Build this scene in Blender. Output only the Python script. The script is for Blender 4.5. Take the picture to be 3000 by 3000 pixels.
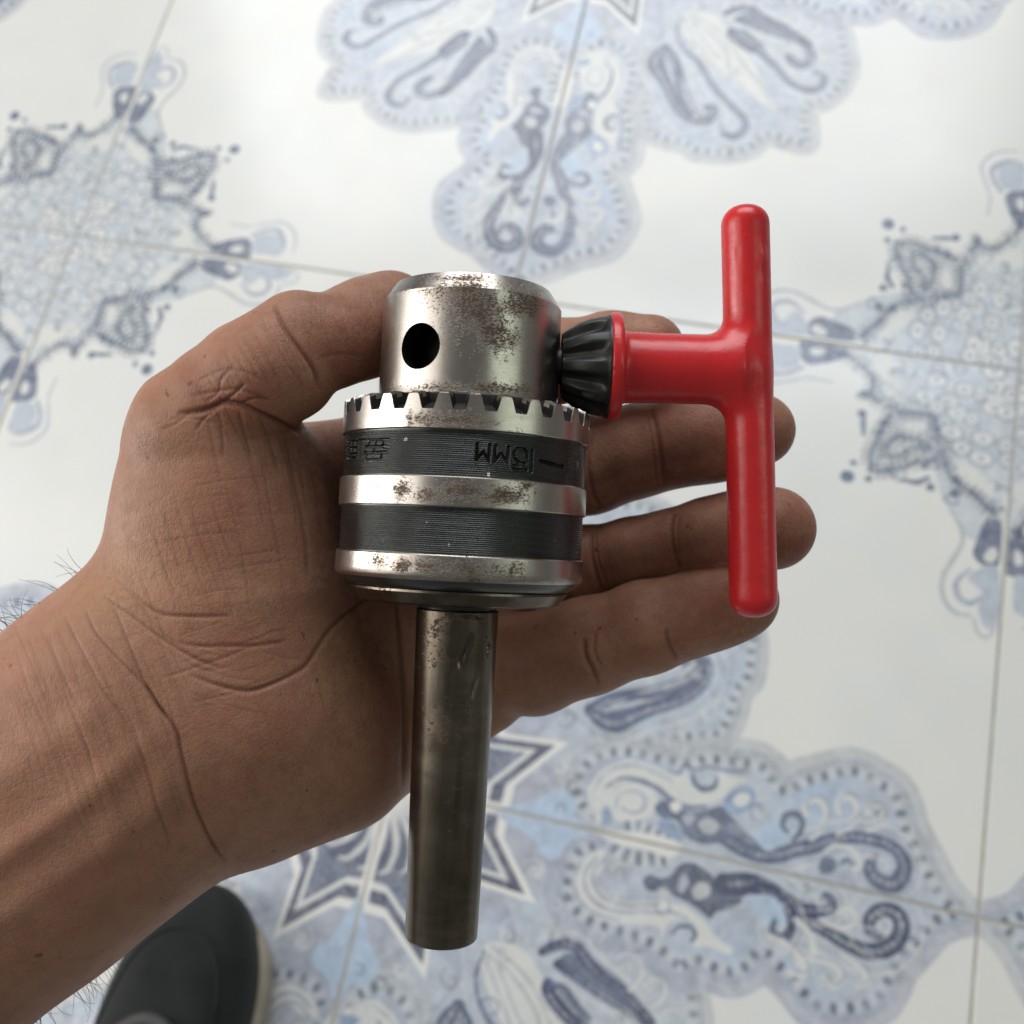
import bpy, bmesh, math, random
import numpy as np
from mathutils import Matrix, Vector

random.seed(7)
rng = np.random.default_rng(11)
for o in list(bpy.data.objects):
    bpy.data.objects.remove(o)
SC = bpy.context.scene
COL = SC.collection

# ------------------------------------------------------------------ camera
TILE = 0.40
CAM_R = Matrix(((0.97151, 0.21581, -0.09793), (-0.1733, 0.92879, 0.32758), (0.16165, -0.30128, 0.93974)))
CAM_C = Vector((1.41921, -1.05214, 1.84935)) * TILE
CAM_M = Matrix.Translation(CAM_C) @ CAM_R.transposed().to_4x4()
cd = bpy.data.cameras.new('camera')
cam = bpy.data.objects.new('camera', cd)
COL.objects.link(cam)
cam.matrix_world = CAM_M
cd.sensor_width = 36.0
cd.lens = 36.0
cd.clip_start = 0.02
cd.clip_end = 50
cd.dof.use_dof = True
cd.dof.focus_distance = 0.212
cd.dof.aperture_fstop = 17.5
cd.dof.aperture_blades = 0
SC.camera = cam
SC.render.resolution_x = SC.render.resolution_y = 1024

# ------------------------------------------------------------------ light: a room with a big window far left, a doorway on the right, a tube lamp, and an added high fill panel
W = bpy.data.worlds.new('World')
SC.world = W
W.use_nodes = True
W.node_tree.nodes['Background'].inputs[0].default_value = (0.96, 0.95, 0.93, 1)
W.node_tree.nodes['Background'].inputs[1].default_value = 0.17


def area(name, loc, target, sx, sy, power, color):
    l = bpy.data.lights.new(name, 'AREA')
    l.shape = 'RECTANGLE'
    l.size, l.size_y, l.energy, l.color = sx, sy, power, color
    o = bpy.data.objects.new(name, l)
    COL.objects.link(o)
    o.location = loc
    o.rotation_euler = (Vector(target) - Vector(loc)).to_track_quat('-Z', 'Y').to_euler()
    return o


CAMV = CAM_R.transposed()


def from_phone(v):
    """a direction given as right, up, back of the phone -> world"""
    return (CAMV @ Vector(v)).normalized()


HAND_AT = CAM_M @ Vector((-0.01, 0, -0.22))
WL = HAND_AT + from_phone((-1.0, 0.10, 0.02)) * 1.7
area('window_light', WL, HAND_AT, 0.14, 1.9, 17, (1.0, 0.98, 0.95))
area('curtain_light', HAND_AT + from_phone((-0.88, 0.22, 0.42)) * 1.75, HAND_AT, 1.4, 1.8, 15, (1.0, 0.97, 0.93))
area('window_gap_light', HAND_AT + from_phone((-0.81, 0.10, 0.59)) * 1.65, HAND_AT, 0.06, 1.0, 1.2, (1.0, 0.96, 0.88))
area('high_fill_light', (-0.10, 2.85, 2.5), (0.5, 0.1, 0.2), 3.2, 1.9, 112, (0.96, 0.98, 1.0))  # added panel, veils the far floor with glare and fills from above
area('doorway_light', HAND_AT + from_phone((0.74, 0.15, 0.67)) * 1.9, HAND_AT, 0.34, 1.2, 3.2, (0.86, 1.0, 0.84))
area('tube_lamp_light', (0.75, 1.30, 2.40), (0.75, 1.25, 0.0), 1.5, 0.11, 9, (0.76, 0.86, 1.0))

SC.view_settings.view_transform = 'Standard'
SC.view_settings.look = 'None'
SC.view_settings.exposure = -0.09
SC.view_settings.gamma = 1.0
SC.cycles.max_bounces = 8
SC.cycles.use_denoising = True


# ------------------------------------------------------------------ helpers
def lin(c):
    c = np.asarray(c, float) / 255.0
    return np.where(c <= 0.04045, c / 12.92, ((c + 0.055) / 1.055) ** 2.4)


def mesh_np(name, verts, faces):
    me = bpy.data.meshes.new(name)
    verts = np.asarray(verts, np.float32)
    if isinstance(faces, np.ndarray):
        n, k = faces.shape
        me.vertices.add(len(verts))
        me.vertices.foreach_set('co', verts.ravel())
        me.loops.add(n * k)
        me.loops.foreach_set('vertex_index', faces.astype(np.int32).ravel())
        me.polygons.add(n)
        me.polygons.foreach_set('loop_start', (np.arange(n) * k).astype(np.int32))
        me.polygons.foreach_set('loop_total', np.full(n, k, np.int32))
        me.update(calc_edges=True)
        me.validate()
    else:
        me.from_pydata([tuple(map(float, v)) for v in verts], [], faces)
        me.update()
    return me


def link(name, me, mat=None, parent=None, smooth=True, angle=None):
    o = bpy.data.objects.new(name, me)
    COL.objects.link(o)
    if mat:
        me.materials.append(mat)
    if parent:
        o.parent = parent
    if smooth:
        me.polygons.foreach_set('use_smooth', np.ones(len(me.polygons), bool))
        if angle:
            me.set_sharp_from_angle(angle=math.radians(angle))
    return o


def thing(name, label, cat, mat4, group=None):
    o = bpy.data.objects.new(name, None)
    COL.objects.link(o)
    o.empty_display_size = 0.02
    o.matrix_world = mat4
    o['label'] = label
    o['category'] = cat
    if group:
        o['group'] = group
    return o


def lathe(profile, seg=192, closed=True):
    """profile: list of (r, z) -> grid of revolution round z, quads"""
    p = np.array(profile, float)
    th = np.arange(seg) * 2 * np.pi / seg
    V = np.stack([p[:, None, 0] * np.sin(th), -p[:, None, 0] * np.cos(th), np.repeat(p[:, 1:2], seg, 1)], -1).reshape(-1, 3)
    i = np.arange(len(p) - 1)[:, None] * seg
    j = np.arange(seg)[None]
    j2 = (j + 1) % seg
    F = np.stack([i + j, i + j2, i + seg + j2, i + seg + j], -1).reshape(-1, 4)
    return V, F


def new_mat(name):
    m = bpy.data.materials.new(name)
    m.use_nodes = True
    nt = m.node_tree
    b = nt.nodes['Principled BSDF']
    return m, nt, b


def nd(nt, typ, **kw):
    n = nt.nodes.new(typ)
    for k, v in kw.items():
        if k.startswith('i_'):
            key = k[2:]
            n.inputs[int(key) if key.isdigit() else key.replace('_', ' ')].default_value = v
        else:
            setattr(n, k, v)
    return n


def noise(nt, vec, scale, detail=4, rough=0.55):
    n = nd(nt, 'ShaderNodeTexNoise')
    n.inputs['Scale'].default_value = scale
    n.inputs['Detail'].default_value = detail
    n.inputs['Roughness'].default_value = rough
    if vec is not None:
        nt.links.new(vec, n.inputs['Vector'])
    return n.outputs['Fac']


def ramp(nt, fac, a, b, ca=(0, 0, 0, 1), cb=(1, 1, 1, 1)):
    r = nd(nt, 'ShaderNodeValToRGB')
    r.color_ramp.elements[0].position = a
    r.color_ramp.elements[1].position = b
    r.color_ramp.elements[0].color = ca
    r.color_ramp.elements[1].color = cb
    nt.links.new(fac, r.inputs[0])
    return r.outputs[0]


def math_(nt, op, a, b=None, clamp=False):
    n = nd(nt, 'ShaderNodeMath', operation=op, use_clamp=clamp)
    for i, x in enumerate((a, b)):
        if x is None:
            continue
        if isinstance(x, (int, float)):
            n.inputs[i].default_value = x
        else:
            nt.links.new(x, n.inputs[i])
    return n.outputs[0]


def mix(nt, fac, a, b):
    n = nd(nt, 'ShaderNodeMix', data_type='RGBA')
    for s, x in ((n.inputs['Factor'], fac), (n.inputs['A'], a), (n.inputs['B'], b)):
        if isinstance(x, (int, float)):
            s.default_value = x
        elif isinstance(x, tuple):
            s.default_value = x if len(x) == 4 else x + (1,)
        else:
            nt.links.new(x, s)
    return n.outputs['Result']


def mapping(nt, vec, scale):
    n = nd(nt, 'ShaderNodeMapping')
    n.inputs['Scale'].default_value = scale
    nt.links.new(vec, n.inputs['Vector'])
    return n.outputs['Vector']


def bump(nt, height, strength, dist, bsdf, prev=None):
    n = nd(nt, 'ShaderNodeBump')
    n.inputs['Strength'].default_value = strength
    n.inputs['Distance'].default_value = dist
    nt.links.new(height, n.inputs['Height'])
    if prev is not None:
        nt.links.new(prev, n.inputs['Normal'])
    nt.links.new(n.outputs[0], bsdf.inputs['Normal'])
    return n.outputs[0]


def cam_px(P):
    """points in the camera frame (x right, y up, z back; metres) -> pixel on the 3000 grid"""
    P = np.asarray(P)
    d = -P[:, 2]
    return np.stack([1500 + 3000 * P[:, 0] / d, 1500 - 3000 * P[:, 1] / d], 1)


def surface_nets(F, org, h):
    """zero set of F[x, y, z] (negative inside) -> verts, quads"""
    S = F < 0
    nx, ny, nz = F.shape
    c = np.zeros((nx - 1, ny - 1, nz - 1), np.uint8)
    for dx in (0, 1):
        for dy in (0, 1):
            for dz in (0, 1):
                c += S[dx:nx - 1 + dx, dy:ny - 1 + dy, dz:nz - 1 + dz]
    act = np.argwhere((c > 0) & (c < 8))
    idx = np.full(c.shape, -1, np.int32)
    idx[act[:, 0], act[:, 1], act[:, 2]] = np.arange(len(act))
    acc = np.zeros((len(act), 3))
    cnt = np.zeros(len(act))
    corners = [(x, y, z) for x in (0, 1) for y in (0, 1) for z in (0, 1)]
    vals = {k: F[act[:, 0] + k[0], act[:, 1] + k[1], act[:, 2] + k[2]] for k in corners}
    for k in corners:
        for a in range(3):
            if k[a] == 0:
                k2 = tuple(1 if i == a else k[i] for i in range(3))
                f0, f1 = vals[k], vals[k2]
                m = (f0 < 0) != (f1 < 0)
                t = np.where(m, f0 / np.where(m, f0 - f1, 1), 0)
                p = np.tile(np.array(k, float), (len(act), 1))
                p[:, a] += t
                acc += p * m[:, None]
                cnt += m
    V = (act + acc / cnt[:, None]) * h + np.array(org)
    Q = []
    for a in range(3):
        b, d = (a + 1) % 3, (a + 2) % 3
        s0 = [slice(None)] * 3
        s1 = [slice(None)] * 3
        s0[a], s1[a] = slice(0, -1), slice(1, None)
        A, B = S[tuple(s0)], S[tuple(s1)]
        e = np.argwhere(A != B)
        ok = (e[:, b] > 0) & (e[:, d] > 0) & (e[:, b] < F.shape[b] - 1) & (e[:, d] < F.shape[d] - 1)
        e = e[ok]
        ins = A[e[:, 0], e[:, 1], e[:, 2]]
        q = []
        for db, dd in ((-1, -1), (0, -1), (0, 0), (-1, 0)):
            g = e.copy()
            g[:, b] += db
            g[:, d] += dd
            q.append(idx[g[:, 0], g[:, 1], g[:, 2]])
        q = np.stack(q, 1)
        q[~ins] = q[~ins][:, ::-1]
        Q.append(q)
    return V, np.concatenate(Q)


def smin(a, b, k):
    if k <= 0:
        return np.minimum(a, b)
    h = np.maximum(k - np.abs(a - b), 0) / k
    return np.minimum(a, b) - h * h * k * 0.25


def catmull(pts, n=8, closed=False):
    p = np.array(pts, float)
    if len(p) < 3 and not closed:
        t = np.linspace(0, 1, n * 2)[:, None]
        return p[:1] * (1 - t) + p[-1:] * t
    q = np.vstack([p[-1:], p, p[:2]]) if closed else np.vstack([2 * p[:1] - p[1:2], p, 2 * p[-1:] - p[-2:-1]])
    out = []
    for i in range(1, len(q) - 2):
        t = (np.arange(n) / n)[:, None]
        p0, p1, p2, p3 = q[i - 1:i + 3]
        out.append(0.5 * (2 * p1 + (p2 - p0) * t + (2 * p0 - 5 * p1 + 4 * p2 - p3) * t ** 2 + (3 * p1 - p0 - 3 * p2 + p3) * t ** 3))
    out = np.vstack(out)
    return out if closed else np.vstack([out, p[-1:]])


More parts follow.
